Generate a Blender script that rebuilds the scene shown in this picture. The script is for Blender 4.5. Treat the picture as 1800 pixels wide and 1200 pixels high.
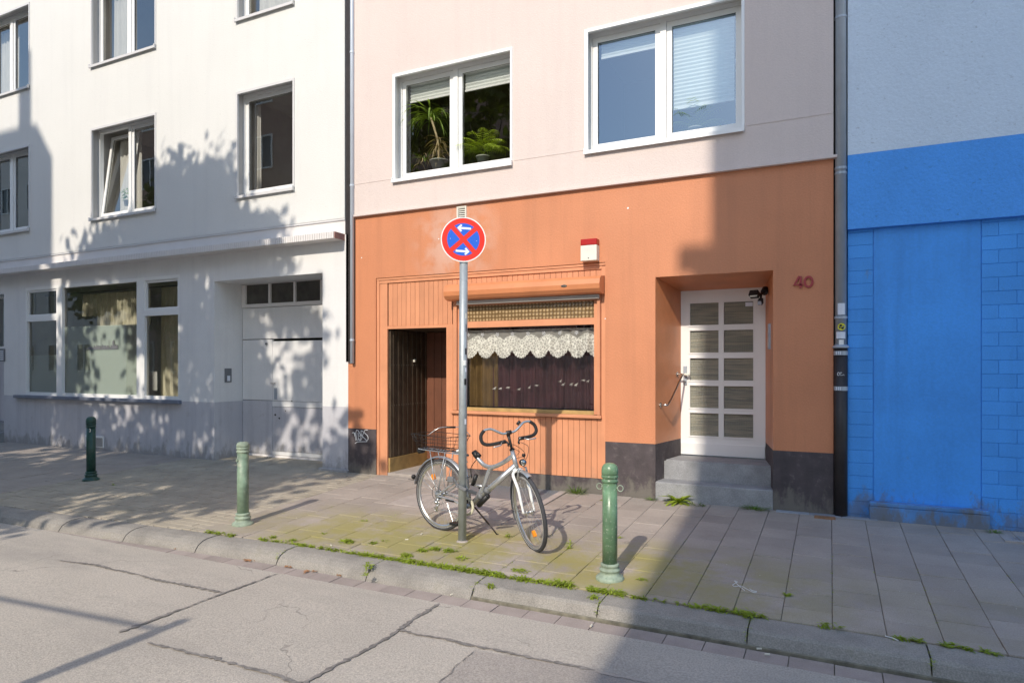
import bpy, bmesh, math, random
import numpy as np
from mathutils import Vector, Matrix
random.seed(7); RNG = np.random.default_rng(7)
R = math.radians
scene = bpy.context.scene
for o in list(bpy.data.objects): bpy.data.objects.remove(o)
COL = scene.collection

# ------------------------------------------------------------------ camera
TH, FPX, CX, HY, CAMY, CAMZ = R(25.81), 1158.0, 900.0, 642.0, -7.55, 1.55
cd = bpy.data.cameras.new('camera'); cam = bpy.data.objects.new('camera', cd); COL.objects.link(cam)
cam.location = (0, CAMY, CAMZ); cam.rotation_euler = (R(90), 0, TH)
cd.sensor_width = 36; cd.lens = 36*FPX/1800; cd.shift_y = 42/1800; cd.clip_end = 900; cd.clip_start = .05
scene.camera = cam

# ------------------------------------------------------------------ sky, sun, exposure
SUN_EL, SUN_TAN = R(35.8), math.tan(R(35.8))
w = bpy.data.worlds.new('World'); scene.world = w; w.use_nodes = True
nt = w.node_tree; bg = nt.nodes['Background']
sky = nt.nodes.new('ShaderNodeTexSky'); sky.sky_type = 'NISHITA'; sky.sun_disc = False
sky.sun_elevation = SUN_EL; sky.sun_rotation = R(180-2.9)
sky.air_density = 1.3; sky.dust_density = .9; sky.ozone_density = 3.0
nt.links.new(sky.outputs[0], bg.inputs['Color']); bg.inputs['Strength'].default_value = 0.15
sl = bpy.data.lights.new('sun', 'SUN'); sl.energy = 2.6; sl.angle = R(0.53); sl.color = (1.0, .905, .775)
so = bpy.data.objects.new('sun', sl); COL.objects.link(so); so.location = (2, -20, 15)
# light travels along (-0.026, 1, -tan)
SAX = .05
so.rotation_euler = Vector((-SAX, 1, -SUN_TAN)).to_track_quat('-Z', 'Y').to_euler()
scene.view_settings.view_transform = 'Standard'; scene.view_settings.look = 'None'
scene.view_settings.gamma = 1; scene.view_settings.use_curve_mapping = False
scene.view_settings.exposure = 0.60
scene.cycles.max_bounces = 8; scene.cycles.diffuse_bounces = 4; scene.cycles.transparent_max_bounces = 24

# ------------------------------------------------------------------ coordinates
_s, _c = math.sin(TH), math.cos(TH)
def fac(px, py, Y=0.0):
    "where a line of sight meets the vertical plane at depth Y"
    u = (px-CX)/FPX; v = (HY-py)/FPX; t = (Y-CAMY)/(_c+u*_s)
    return t*(-_s+u*_c), CAMZ+v*t
def fx(px, Y=0.0): return fac(px, 0, Y)[0]
def fz(px, py, Y=0.0): return fac(px, py, Y)[1]
def zg(Y): return .01+.036*Y                       # pavement falls gently to the kerb
ROADZ = -.205
def zr(Y): return ROADZ+.018*(-3.25-Y)             # road cambers up away from the gutter
def grd(px, py, f=zg):
    u = (px-CX)/FPX; v = (HY-py)/FPX; z = 0
    for _ in range(12):
        t = (z-CAMZ)/v; Y = CAMY+t*(_c+u*_s); z = f(Y)
    return t*(-_s+u*_c), Y

# ------------------------------------------------------------------ materials
def nd(m, t): return m.node_tree.nodes.new(t)
def lk(m, a, b): m.node_tree.links.new(a, b)
def C4(c): return (c[0], c[1], c[2], 1)
def noise(m, vec, scale, detail=4, rough=.55, sc3=None):
    if sc3:
        mp = nd(m, 'ShaderNodeMapping'); lk(m, vec, mp.inputs[0]); mp.inputs['Scale'].default_value = sc3; vec = mp.outputs[0]
    n = nd(m, 'ShaderNodeTexNoise'); lk(m, vec, n.inputs['Vector'])
    n.inputs['Scale'].default_value = scale; n.inputs['Detail'].default_value = detail; n.inputs['Roughness'].default_value = rough
    return n.outputs['Fac']
def ramp(m, fac_, lo, hi, a=0., b=1.):
    r = nd(m, 'ShaderNodeMapRange'); lk(m, fac_, r.inputs[0]); r.inputs[1].default_value = lo; r.inputs[2].default_value = hi
    r.inputs[3].default_value = a; r.inputs[4].default_value = b; return r.outputs[0]
def mixc(m, f, a, b, mode='MIX'):
    x = nd(m, 'ShaderNodeMix'); x.data_type = 'RGBA'; x.blend_type = mode
    if hasattr(f, 'node'): lk(m, f, x.inputs[0])
    else: x.inputs[0].default_value = f
    for s, i in ((a, 6), (b, 7)):
        if hasattr(s, 'node'): lk(m, s, x.inputs[i])
        else: x.inputs[i].default_value = C4(s)
    return x.outputs[2]
def mth(m, op, a, b=None):
    x = nd(m, 'ShaderNodeMath'); x.operation = op
    for s, i in ((a, 0), (b, 1)):
        if s is None: continue
        if hasattr(s, 'node'): lk(m, s, x.inputs[i])
        else: x.inputs[i].default_value = s
    return x.outputs[0]
MATS = {}
def mat(name, col, rough=.7, var=.06, vscale=3., bump=0., bscale=60., metal=0., spec=.5, dirt=0., dirtcol=(.12,.1,.08), dscale=6., rand=0., obj=False, bdist=.004, fine=0., pits=0., streak=0., grime=0.):
    m = bpy.data.materials.new(name); m.use_nodes = True; MATS[name] = m
    p = m.node_tree.nodes['Principled BSDF']
    if obj: tc = nd(m, 'ShaderNodeTexCoord').outputs['Object']
    else: tc = nd(m, 'ShaderNodeNewGeometry').outputs['Position']
    c = col
    if var:
        n = noise(m, tc, vscale, 5); c = mixc(m, ramp(m, n, .3, .7), [x*(1-var) for x in col], [min(1, x*(1+var)) for x in col])
    if fine:
        n = noise(m, tc, bscale*1.3, 2); c = mixc(m, ramp(m, n, .35, .65, 0, 1), c, mixc(m, 1., c, (1-fine,)*3, 'MULTIPLY'))
    if dirt:
        n = noise(m, tc, dscale, 8, .7); c = mixc(m, ramp(m, n, .56, .74, 0, dirt), c, dirtcol)
    if streak:
        n = noise(m, tc, 1., 6, .62, (5.5, 5.5, .35)); c = mixc(m, ramp(m, n, .48, .72, 0, 1), c, mixc(m, 1., c, (1-streak, 1-streak, 1-streak*.9), 'MULTIPLY'))
    if grime:
        sz_ = nd(m, 'ShaderNodeSeparateXYZ'); lk(m, tc, sz_.inputs[0]); n = noise(m, tc, 7, 7, .7, (1,1,.5))
        hgt = ramp(m, sz_.outputs[2], .0, .42, 1, 0); k_ = ramp(m, mth(m, 'ADD', n, mth(m, 'MULTIPLY', hgt, .35)), .66, .82, 0, grime*.75)
        c = mixc(m, k_, c, (.17,.155,.13))
    if pits:
        n = noise(m, tc, 26, 2, .5, (1,1,1.6)); n2 = noise(m, tc, 2.2, 3)
        c = mixc(m, mth(m, 'MULTIPLY', ramp(m, n, .66, .72, 0, pits), ramp(m, n2, .4, .6, .3, 1)), c, [x*.55 for x in col])
    if name == 'orange render':
        vd = nd(m, 'ShaderNodeVectorMath'); vd.operation = 'DISTANCE'; lk(m, tc, vd.inputs[0]); vd.inputs[1].default_value = (-4.5, 0, 3.2)
        c = mixc(m, mth(m, 'MULTIPLY', ramp(m, vd.outputs['Value'], .25, .75, .6, 0), ramp(m, noise(m, tc, 3.5, 4), .42, .56)), c, (.62,.42,.34))
        c = mixc(m, ramp(m, noise(m, tc, .8, 3, .5, (1,1,.6)), .45, .7, 0, .35), c, (.60,.25,.13))
    if rand:
        oi = nd(m, 'ShaderNodeObjectInfo').outputs['Random']
        k = ramp(m, oi, 0, 1, 1-rand, 1+rand)
        v = nd(m, 'ShaderNodeCombineColor'); [lk(m, k, v.inputs[i]) for i in range(3)]
        c = mixc(m, 1., c, v.outputs[0], 'MULTIPLY')
    if hasattr(c, 'node'): lk(m, c, p.inputs['Base Color'])
    else: p.inputs['Base Color'].default_value = C4(c)
    p.inputs['Roughness'].default_value = rough; p.inputs['Metallic'].default_value = metal; p.inputs['Specular IOR Level'].default_value = spec
    if bump:
        b = nd(m, 'ShaderNodeBump'); b.inputs['Strength'].default_value = bump; b.inputs['Distance'].default_value = bdist
        lk(m, noise(m, tc, bscale, 5, .6), b.inputs['Height']); lk(m, b.outputs[0], p.inputs['Normal'])
    return m

mat('white render', (.74,.735,.705), .9, .02, .8, .55, 55, fine=.05, bdist=.006, pits=.35, streak=.035)
mat('white smooth paint', (.755,.75,.74), .6, .04, 2, .2, 30, fine=.03, streak=.06, dirt=.08, dirtcol=(.5,.48,.44), dscale=5)
mat('lavender plinth paint', (.55,.545,.575), .65, .04, 2, .25, 40, dirt=.35, dscale=5, dirtcol=(.3,.27,.25), streak=.2, grime=.7, fine=.06)
mat('fascia cream', (.74,.71,.69), .7, .03, 3, .15, 40)
mat('pink render', (.705,.60,.555), .92, .03, .7, .6, 60, fine=.05, bdist=.006, streak=.045)
mat('orange render', (.61,.24,.115), .62, .07, 1.1, .6, 50, fine=.07, bdist=.006, streak=.10)
mat('orange wood paint', (.645,.28,.145), .5, .08, 3, .15, 25, rand=.06, streak=.1, grime=.35)
mat('orange gloss paint', (.62,.235,.10), .42, .12, 3, .3, 40)
mat('plinth dark', (.075,.06,.063), .75, .25, 6, .8, 45, dirt=.7, dirtcol=(.19,.165,.155), dscale=12, streak=.3, grime=1.)
mat('blue paint', (.065,.35,.92), .5, .09, 1.3, .6, 38, dirt=.22, dirtcol=(.05,.22,.60), dscale=2.2, fine=.08, streak=.16, grime=.8)
mat('blue block paint', (.07,.36,.92), .6, .06, 2, .5, 60, rand=.06, dirt=.2, dirtcol=(.05,.22,.58), fine=.10, grime=.8, streak=.1)
mat('pale blue render', (.66,.755,.86), .9, .04, .9, .9, 38, fine=.05, bdist=.008, pits=.5)
mat('blue band render', (.09,.37,.93), .75, .06, 1.3, .9, 38, fine=.08, bdist=.008, pits=.6)
mat('blue stained base', (.10,.26,.55), .8, .2, 5, .6, 40, dirt=.9, dirtcol=(.08,.09,.09), dscale=7, grime=1.)
mat('window white', (.83,.83,.81), .35, 0, bump=0)
mat('window trim white', (.84,.84,.83), .4, 0)
mat('window trim grey', (.66,.65,.64), .5, .03)
mat('reveal grey', (.42,.41,.40), .8, .05, 3, .2, 40)
mat('reveal light', (.60,.58,.55), .8, .05, 3, .2, 40)
mat('room wall', (.36,.35,.33), .9, .1)
mat('shop room', (.62,.63,.60), .9, .1)
mat('plant room', (.15,.13,.075), .9, .2)  # brown room colour stands in for foliage reflected in the panes
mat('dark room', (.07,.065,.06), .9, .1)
mat('sill slate', (.17,.19,.24), .6, .1, 6)
mat('black', (.012,.012,.013), .5, 0)
mat('rubber', (.028,.028,.03), .75, .1, 30)
mat('tyre grey', (.05,.05,.055), .8, .15, 30, obj=True)
mat('bike silver', (.56,.57,.58), .32, .06, 10, metal=.75, obj=True)
mat('bike alloy', (.60,.60,.59), .3, .05, 20, metal=.9, obj=True)
mat('grip foam', (.022,.02,.02), .85, .1, 60, obj=True)
mat('lock grey', (.16,.165,.175), .6, .05, obj=True)
mat('zinc pipe', (.40,.44,.49), .38, .1, 4, .1, 30, metal=.25)
mat('pale zinc', (.56,.62,.70), .4, .05, 4, metal=.15)
mat('galvanised', (.40,.435,.45), .5, .12, 14, .1, 60, metal=.45, dirt=.12, dirtcol=(.3,.3,.3))
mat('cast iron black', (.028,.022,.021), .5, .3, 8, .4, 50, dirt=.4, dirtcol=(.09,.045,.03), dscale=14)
mat('bollard green', (.115,.205,.115), .3, .5, 5, .25, 40, dirt=1., dirtcol=(.50,.52,.44), dscale=42)
mat('bollard faded green', (.19,.27,.19), .5, .4, 8, .25, 40, dirt=.7, dirtcol=(.46,.45,.37), dscale=12)
mat('bollard dark green', (.018,.065,.048), .34, .3, 9, .2, 40, dirt=.2, dirtcol=(.2,.22,.2), dscale=22)
mat('bollard worn', (.27,.33,.25), .6, .3, 14, .4, 50, dirt=.9, dirtcol=(.07,.15,.09), dscale=26)
mat('sign red', (.78,.035,.02), .35, .03, 6)
mat('sign blue', (.02,.13,.66), .35, .03, 6)
mat('sign white', (.82,.82,.80), .35, .02, 6)
mat('number red', (.35,.03,.035), .4, .1, 20)
mat('alarm white', (.72,.70,.62), .45, .04, 10)
mat('alarm red', (.42,.012,.012), .25, .03)
mat('step stone', (.33,.33,.335), .8, .15, 7, .7, 90, dirt=.3, dirtcol=(.13,.13,.12), dscale=5, fine=.25)
mat('step tread', (.33,.335,.36), .5, .1, 5, .2, 70, fine=.1)
mat('door white', (.80,.79,.77), .45, .02)
mat('brown slat wood', (.085,.058,.036), .5, .3, 7, .3, 30, rand=.25)
mat('brown boards', (.16,.06,.032), .55, .15, 5, .2, 30, rand=.1)
mat('ochre board', (.42,.27,.10), .6, .3, 6)
mat('grey wood rail', (.38,.36,.33), .5, .1)
mat('olive curtain', (.60,.57,.43), .9, .12, 4)
mat('pale curtain', (.62,.60,.56), .9, .06, 3)
mat('maroon curtain', (.055,.016,.02), .85, .35, 4, rand=.2)
mat('ochre curtain', (.13,.075,.02), .85, .3, 5)
mat('blind fabric', (.72,.74,.72), .8, .02)
mat('terracotta', (.40,.41,.38), .6, .05)
mat('pot white', (.75,.75,.72), .4, .02)
mat('concrete frame', (.40,.35,.31), .85, .12, 8, .4, 60)
mat('grate steel', (.36,.375,.39), .45, .08, 14, metal=.4)
mat('kerb stone', (.33,.305,.27), .85, .2, 4, .9, 90, dirt=.6, dirtcol=(.17,.155,.105), dscale=4, fine=.3)
mat('gutter slab', (.36,.30,.27), .85, .12, 6, .5, 90, rand=.08, fine=.15)
mat('joint dirt', (.18,.165,.125), .95, .4, 14, .5, 40)
mat('tar', (.21,.193,.178), .85, .35, 25, .5, 120)
mat('paper', (.72,.74,.80), .6, .03, 20)
mat('sticker yellow', (.75,.68,.03), .5, 0)
mat('cable black', (.02,.02,.02), .6, 0)
mat('chrome', (.62,.60,.56), .18, 0, metal=1)
mat('orange plastic', (.85,.28,.01), .35, 0)
mat('chainguard cream', (.62,.59,.45), .5, .05)
mat('bark', (.13,.11,.085), .9, .3, 5, .8, 12)
mat('opposite brown render', (.40,.26,.21), .9, .05, .6, .3, 40)
mat('opposite pale render', (.78,.74,.70), .9, .05, .6)
mat('roof tile', (.20,.07,.045), .8, .15, 3)
mat('opposite glass', (.05,.06,.07), .12, 0)
mat('litter brown', (.30,.15,.07), .8, .3, 20)
mat('litter pale', (.62,.58,.48), .8, .1, 20)

def leafmat(name, col, tr=.35, var=.35, obj=False):
    m = bpy.data.materials.new(name); m.use_nodes = True; MATS[name] = m; t = m.node_tree
    out = t.nodes['Material Output']; t.nodes.remove(t.nodes['Principled BSDF'])
    pos = nd(m, 'ShaderNodeNewGeometry').outputs['Position']
    c = mixc(m, ramp(m, noise(m, pos, 9, 3), .3, .7), [x*(1-var) for x in col], [x*(1+var) for x in col])
    d = nd(m, 'ShaderNodeBsdfDiffuse'); tl = nd(m, 'ShaderNodeBsdfTranslucent'); g = nd(m, 'ShaderNodeBsdfGlossy'); g.inputs['Roughness'].default_value = .45
    lk(m, c, d.inputs[0]); lk(m, mixc(m, 1., c, (1.0, 1.0, .4), 'MULTIPLY'), tl.inputs[0]); g.inputs[0].default_value = (.5,.5,.5,1)
    a = nd(m, 'ShaderNodeMixShader'); a.inputs[0].default_value = tr; lk(m, d.outputs[0], a.inputs[1]); lk(m, tl.outputs[0], a.inputs[2])
    b = nd(m, 'ShaderNodeMixShader'); b.inputs[0].default_value = .06; lk(m, a.outputs[0], b.inputs[1]); lk(m, g.outputs[0], b.inputs[2])
    lk(m, b.outputs[0], out.inputs[0]); return m
leafmat('tree leaves', (.12,.18,.03), .5)
leafmat('weed leaves', (.33,.42,.05), .4)
leafmat('grass blades', (.17,.27,.05), .4)
leafmat('house plant leaves', (.27,.40,.08), .4)
leafmat('palm leaves', (.44,.58,.07), .45)
leafmat('dry leaves', (.58,.47,.28), .3)

def glass(name, boost=1.5, base=.05, tint=(.93,.95,.94), rough=0.0, bump=0., bscale=20., refl=(1,1,1)):
    m = bpy.data.materials.new(name); m.use_nodes = True; MATS[name] = m; t = m.node_tree
    out = t.nodes['Material Output']; t.nodes.remove(t.nodes['Principled BSDF'])
    f = nd(m, 'ShaderNodeFresnel'); f.inputs[0].default_value = 1.5
    k = mth(m, 'ADD', mth(m, 'MULTIPLY', f.outputs[0], boost), base)
    g = nd(m, 'ShaderNodeBsdfGlossy'); g.inputs['Roughness'].default_value = rough; g.inputs[0].default_value = C4(refl); tr = nd(m, 'ShaderNodeBsdfTransparent'); tr.inputs[0].default_value = C4(tint)
    if bump:
        b = nd(m, 'ShaderNodeBump'); b.inputs['Strength'].default_value = bump; b.inputs['Distance'].default_value = .01
        lk(m, noise(m, nd(m, 'ShaderNodeNewGeometry').outputs['Position'], bscale, 2), b.inputs['Height']); lk(m, b.outputs[0], g.inputs['Normal'])
    mx = nd(m, 'ShaderNodeMixShader'); lk(m, k, mx.inputs[0]); lk(m, tr.outputs[0], mx.inputs[1]); lk(m, g.outputs[0], mx.inputs[2])
    lk(m, mx.outputs[0], out.inputs[0]); return m
glass('window glass', 1.6, .07, bump=.03, bscale=1.2)
glass('coated glass', 1.9, .11, (.8,.85,.85), bump=.02, bscale=1.0, refl=(.62,.80,1))
glass('shop glass', 1.2, .04, (.97,.98,.97), bump=.03, bscale=1.)

def patglass():   # small-squared wired glass in the street door
    m = mat('wired glass', (.085,.085,.06), .25, .3, 5); p = m.node_tree.nodes['Principled BSDF']
    pos = nd(m, 'ShaderNodeNewGeometry').outputs['Position']
    wv = []
    for axis, sc in (('X', 98), ('Z', 98)):
        w_ = nd(m, 'ShaderNodeTexWave'); w_.bands_direction = axis; w_.inputs['Scale'].default_value = sc/ (2*math.pi)*1.0; w_.inputs['Distortion'].default_value = .15; lk(m, pos, w_.inputs[0]); wv.append(w_.outputs['Fac'])
    h = mth(m, 'MAXIMUM', wv[0], wv[1])
    b = nd(m, 'ShaderNodeBump'); b.inputs['Strength'].default_value = .8; b.inputs['Distance'].default_value = .006; lk(m, h, b.inputs['Height']); lk(m, b.outputs[0], p.inputs['Normal'])
    streak = noise(m, pos, 3, 3, .5, (1, 1, 16))
    c = mixc(m, ramp(m, streak, .35, .65), (.14,.145,.12), (.32,.30,.22)); c = mixc(m, ramp(m, h, .7, 1, 0, .6), c, (.24,.235,.19)); lk(m, c, p.inputs['Base Color'])
patglass()
def bottleglass():  # moulded panes above the shop window
    m = mat('moulded glass', (.2,.13,.05), .15, 0); p = m.node_tree.nodes['Principled BSDF']
    pos = nd(m, 'ShaderNodeNewGeometry').outputs['Position']
    v = nd(m, 'ShaderNodeTexVoronoi'); v.inputs['Scale'].default_value = 21; v.inputs['Randomness'].default_value = .12; lk(m, pos, v.inputs['Vector'])
    c = mixc(m, ramp(m, v.outputs['Distance'], .1, .5), (.62,.46,.26), (.16,.10,.045)); lk(m, c, p.inputs['Base Color'])
    b = nd(m, 'ShaderNodeBump'); b.inputs['Strength'].default_value = 1; b.inputs['Distance'].default_value = .006; b.invert = True; lk(m, v.outputs['Distance'], b.inputs['Height']); lk(m, b.outputs[0], p.inputs['Normal'])
bottleglass()
def frosted():
    m = bpy.data.materials.new('frosted film'); m.use_nodes = True; MATS['frosted film'] = m; t = m.node_tree
    out = t.nodes['Material Output']; p = t.nodes['Principled BSDF']; p.inputs['Base Color'].default_value = (.52,.60,.55,1); p.inputs['Roughness'].default_value = .3
    tr = nd(m, 'ShaderNodeBsdfTransparent'); mx = nd(m, 'ShaderNodeMixShader'); mx.inputs[0].default_value = .7
    lk(m, tr.outputs[0], mx.inputs[1]); lk(m, p.outputs[0], mx.inputs[2]); lk(m, mx.outputs[0], out.inputs[0])
frosted()
def lace():
    m = bpy.data.materials.new('lace'); m.use_nodes = True; MATS['lace'] = m; t = m.node_tree
    out = t.nodes['Material Output']; p = t.nodes['Principled BSDF']; p.inputs['Base Color'].default_value = (.88,.87,.83,1); p.inputs['Roughness'].default_value = .9
    uv = nd(m, 'ShaderNodeAttribute'); uv.attribute_name = 'lace_uv'; sp = nd(m, 'ShaderNodeSeparateXYZ'); lk(m, uv.outputs['Vector'], sp.inputs[0])
    # u counts scallops, v is metres below the rod
    u, v = sp.outputs[0], sp.outputs[1]
    tri = mth(m, 'ABSOLUTE', mth(m, 'SUBTRACT', mth(m, 'FRACT', u), .5))      # 0 at scallop point, .5 between
    edge = mth(m, 'ADD', .115, mth(m, 'MULTIPLY', mth(m, 'SINE', mth(m, 'MULTIPLY', tri, 3.14159)), -.06))
    dense = ramp(m, mth(m, 'SUBTRACT', v, edge), -.004, .004)
    vo = nd(m, 'ShaderNodeTexVoronoi'); vo.feature = 'DISTANCE_TO_EDGE'; vo.inputs['Scale'].default_value = 34
    mp = nd(m, 'ShaderNodeMapping'); mp.inputs['Scale'].default_value = (.22,1,1); lk(m, uv.outputs['Vector'], mp.inputs[0]); lk(m, mp.outputs[0], vo.inputs['Vector'])
    holes = ramp(m, vo.outputs['Distance'], .04, .13, 1, .5)
    al = nd(m, 'ShaderNodeMix'); al.data_type = 'FLOAT'; lk(m, dense, al.inputs[0]); al.inputs[2].default_value = .30; lk(m, holes, al.inputs[3])
    tr = nd(m, 'ShaderNodeBsdfTransparent'); mx = nd(m, 'ShaderNodeMixShader'); lk(m, al.outputs[0], mx.inputs[0])
    lk(m, tr.outputs[0], mx.inputs[1]); lk(m, p.outputs[0], mx.inputs[2]); lk(m, mx.outputs[0], out.inputs[0])
lace()
def pavemat(name, col, moss, rand=.085):
    m = mat(name, col, .85, .10, 2.2, .7, 110, rand=rand, fine=.22, dirt=.25, dirtcol=(.15,.13,.11), dscale=2.5); p = m.node_tree.nodes['Principled BSDF']
    old = p.inputs['Base Color'].links[0].from_socket
    pos = nd(m, 'ShaderNodeNewGeometry').outputs['Position']; sp = nd(m, 'ShaderNodeSeparateXYZ'); lk(m, pos, sp.inputs[0])
    band = mth(m, 'MULTIPLY', ramp(m, sp.outputs[1], -1.45, -2.1), ramp(m, sp.outputs[1], -3.1, -2.7, .45, 1))
    sidex = mth(m, 'MULTIPLY', ramp(m, sp.outputs[0], -5.9, -4.4), ramp(m, sp.outputs[0], .3, -1.4, .18, 1))
    n = ramp(m, noise(m, pos, 1.9, 8, .68), .40, .56)
    f = mth(m, 'MULTIPLY', mth(m, 'MULTIPLY', mth(m, 'MULTIPLY', band, sidex), n), moss)
    lk(m, mixc(m, f, old, (.31,.275,.075)), p.inputs['Base Color']); return m
pavemat('paving stone', (.395,.34,.29), .8)
mat('small paver', (.41,.36,.28), .85, .15, 2.5, .7, 110, fine=.2, dirt=.4, dirtcol=(.17,.16,.10), dscale=2)
def asphalt():
    m = mat('asphalt', (.455,.41,.355), .88, .07, 1.1, .9, 130, fine=0., bdist=.005); p = m.node_tree.nodes['Principled BSDF']
    old = p.inputs['Base Color'].links[0].from_socket; pos = nd(m, 'ShaderNodeNewGeometry').outputs['Position']
    g = noise(m, pos, 85, 3, .7); c = mixc(m, ramp(m, g, .38, .62), mixc(m, 1., old, (.76,.76,.77), 'MULTIPLY'), mixc(m, 1., old, (1.14,1.14,1.13), 'MULTIPLY'))
    s = noise(m, pos, 1.4, 8, .7, (.35, 1, 1)); c = mixc(m, ramp(m, s, .5, .68, 0, .55), c, (.29,.265,.24))
    cr = nd(m, 'ShaderNodeTexVoronoi'); cr.feature = 'DISTANCE_TO_EDGE'; cr.inputs['Scale'].default_value = .55
    wn = nd(m, 'ShaderNodeTexNoise'); wn.inputs['Scale'].default_value = 5; lk(m, pos, wn.inputs['Vector'])
    va = nd(m, 'ShaderNodeVectorMath'); va.operation = 'MULTIPLY_ADD'; lk(m, wn.outputs['Color'], va.inputs[0]); va.inputs[1].default_value = (.3,.3,0); lk(m, pos, va.inputs[2]); lk(m, va.outputs[0], cr.inputs['Vector'])
    hair = mth(m, 'MULTIPLY', ramp(m, cr.outputs['Distance'], 0, .004, 1, 0), ramp(m, noise(m, pos, 1.1, 2), .52, .6))
    c = mixc(m, mth(m, 'MULTIPLY', hair, .6), c, (.09,.085,.08)); lk(m, c, p.inputs['Base Color'])
    m2 = m.copy(); m2.name = 'asphalt patch'; MATS['asphalt patch'] = m2
    pp = m2.node_tree.nodes['Principled BSDF']; o2 = pp.inputs['Base Color'].links[0].from_socket
    lk(m2, mixc(m2, 1., o2, (.82,.81,.83), 'MULTIPLY'), pp.inputs['Base Color'])
asphalt()

# ------------------------------------------------------------------ object helpers
OFF = {}
def setup(o, label=None, cat=None, group=None, kind=None):
    if label: o['label'] = label
    if cat: o['category'] = cat
    if group: o['group'] = group
    if kind: o['kind'] = kind
    return o
def thing(name, label, cat, loc=(0,0,0), rotz=0, group=None, kind=None):
    o = bpy.data.objects.new(name, None); COL.objects.link(o); o.location = loc; o.rotation_euler = (0,0,rotz); o.empty_display_size = .2
    OFF[o] = Vector(loc); return setup(o, label, cat, group, kind)
def link(name, me, m, parent=None, kind=None, label=None):
    o = bpy.data.objects.new(name, me); COL.objects.link(o)
    if m and not me.materials: me.materials.append(MATS[m])
    if parent: o.parent = parent
    if kind: o['kind'] = kind
    if label: o['label'] = label
    return o
def obj(name, bm, m, parent=None, smooth=False, kind=None, label=None, local=False, mats=None):
    "one mesh object; geometry is given in world metres and stored relative to the thing it belongs to"
    me = bpy.data.meshes.new(name)
    if parent and not local:
        off = OFF[parent]
        if off.length: bmesh.ops.translate(bm, verts=bm.verts, vec=-off)
    bm.to_mesh(me); bm.free()
    if smooth:
        me.shade_smooth()
    if mats:
        for k in mats: me.materials.append(MATS[k])
    o = link(name, me, m, parent, kind, label)
    if parent: OFF[o] = OFF[parent] if not local else Vector((0,0,0))
    else: OFF[o] = Vector((0,0,0))
    return o
def BM(): return bmesh.new()
def box(bm, x0, x1, y0, y1, z0, z1, bev=0., mi=0):
    vs = [bm.verts.new((x, y, z)) for x in (x0, x1) for y in (y0, y1) for z in (z0, z1)]
    F = []
    for f in ((0,1,3,2),(4,6,7,5),(0,4,5,1),(2,3,7,6),(0,2,6,4),(1,5,7,3)):
        q = bm.faces.new([vs[i] for i in f]); q.material_index = mi; F.append(q)
    if bev:
        es = list({e for f in F for e in f.edges}); bmesh.ops.bevel(bm, geom=es, offset=bev, segments=2, affect='EDGES', profile=.5)
    return vs
def quad(bm, a, b, c, d, mi=0):
    f = bm.faces.new([bm.verts.new(p) for p in (a, b, c, d)]); f.material_index = mi; return f
def poly(bm, pts, mi=0):
    f = bm.faces.new([bm.verts.new(p) for p in pts]); f.material_index = mi; return f
def tube(bm, pts, r, seg=8, closed=False, caps=True):
    pts = [Vector(p) for p in pts]; n = len(pts); rr = r if isinstance(r, (list, tuple)) else [r]*n
    up = None; rings = []
    for i, p in enumerate(pts):
        a = pts[(i-1) % n] if (closed or i > 0) else p; b = pts[(i+1) % n] if (closed or i < n-1) else p
        t = (b-a).normalized()
        if up is None:
            up = Vector((0,0,1)) if abs(t.z) < .9 else Vector((1,0,0))
        s = t.cross(up).normalized(); up = s.cross(t).normalized()
        rings.append([bm.verts.new(p+(s*math.cos(2*math.pi*k/seg)+up*math.sin(2*math.pi*k/seg))*rr[i]) for k in range(seg)])
    m_ = n if closed else n-1
    for i in range(m_):
        A, B = rings[i], rings[(i+1) % n]
        sh = 0
        if closed and i == n-1:
            sh = min(range(seg), key=lambda q: (A[0].co-B[q].co).length)
        for k in range(seg):
            bm.faces.new((A[k], A[(k+1) % seg], B[(k+1+sh) % seg], B[(k+sh) % seg]))
    if caps and not closed:
        bm.faces.new(rings[0][::-1]); bm.faces.new(rings[-1])
def smoothpts(pts, k=4, closed=False):
    P = [Vector(p) for p in pts]; n = len(P); out = []
    for i in range(n if closed else n-1):
        p0 = P[(i-1) % n] if (closed or i > 0) else P[i]; p1 = P[i]; p2 = P[(i+1) % n]; p3 = P[(i+2) % n] if (closed or i+2 < n) else p2
        for j in range(k):
            t = j/k; out.append(.5*((2*p1)+(-p0+p2)*t+(2*p0-5*p1+4*p2-p3)*t*t+(-p0+3*p1-3*p2+p3)*t**3))
    if not closed: out.append(P[-1])
    return out
def lathe(bm, prof, cx=0, cy=0, seg=24, cap=True):
    rings = [[bm.verts.new((cx+r*math.cos(2*math.pi*k/seg), cy+r*math.sin(2*math.pi*k/seg), z)) for k in range(seg)] for r, z in prof]
    for A, B in zip(rings, rings[1:]):
        for k in range(seg): bm.faces.new((A[k], A[(k+1) % seg], B[(k+1) % seg], B[k]))
    if cap: bm.faces.new(rings[0][::-1]); bm.faces.new(rings[-1])
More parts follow.
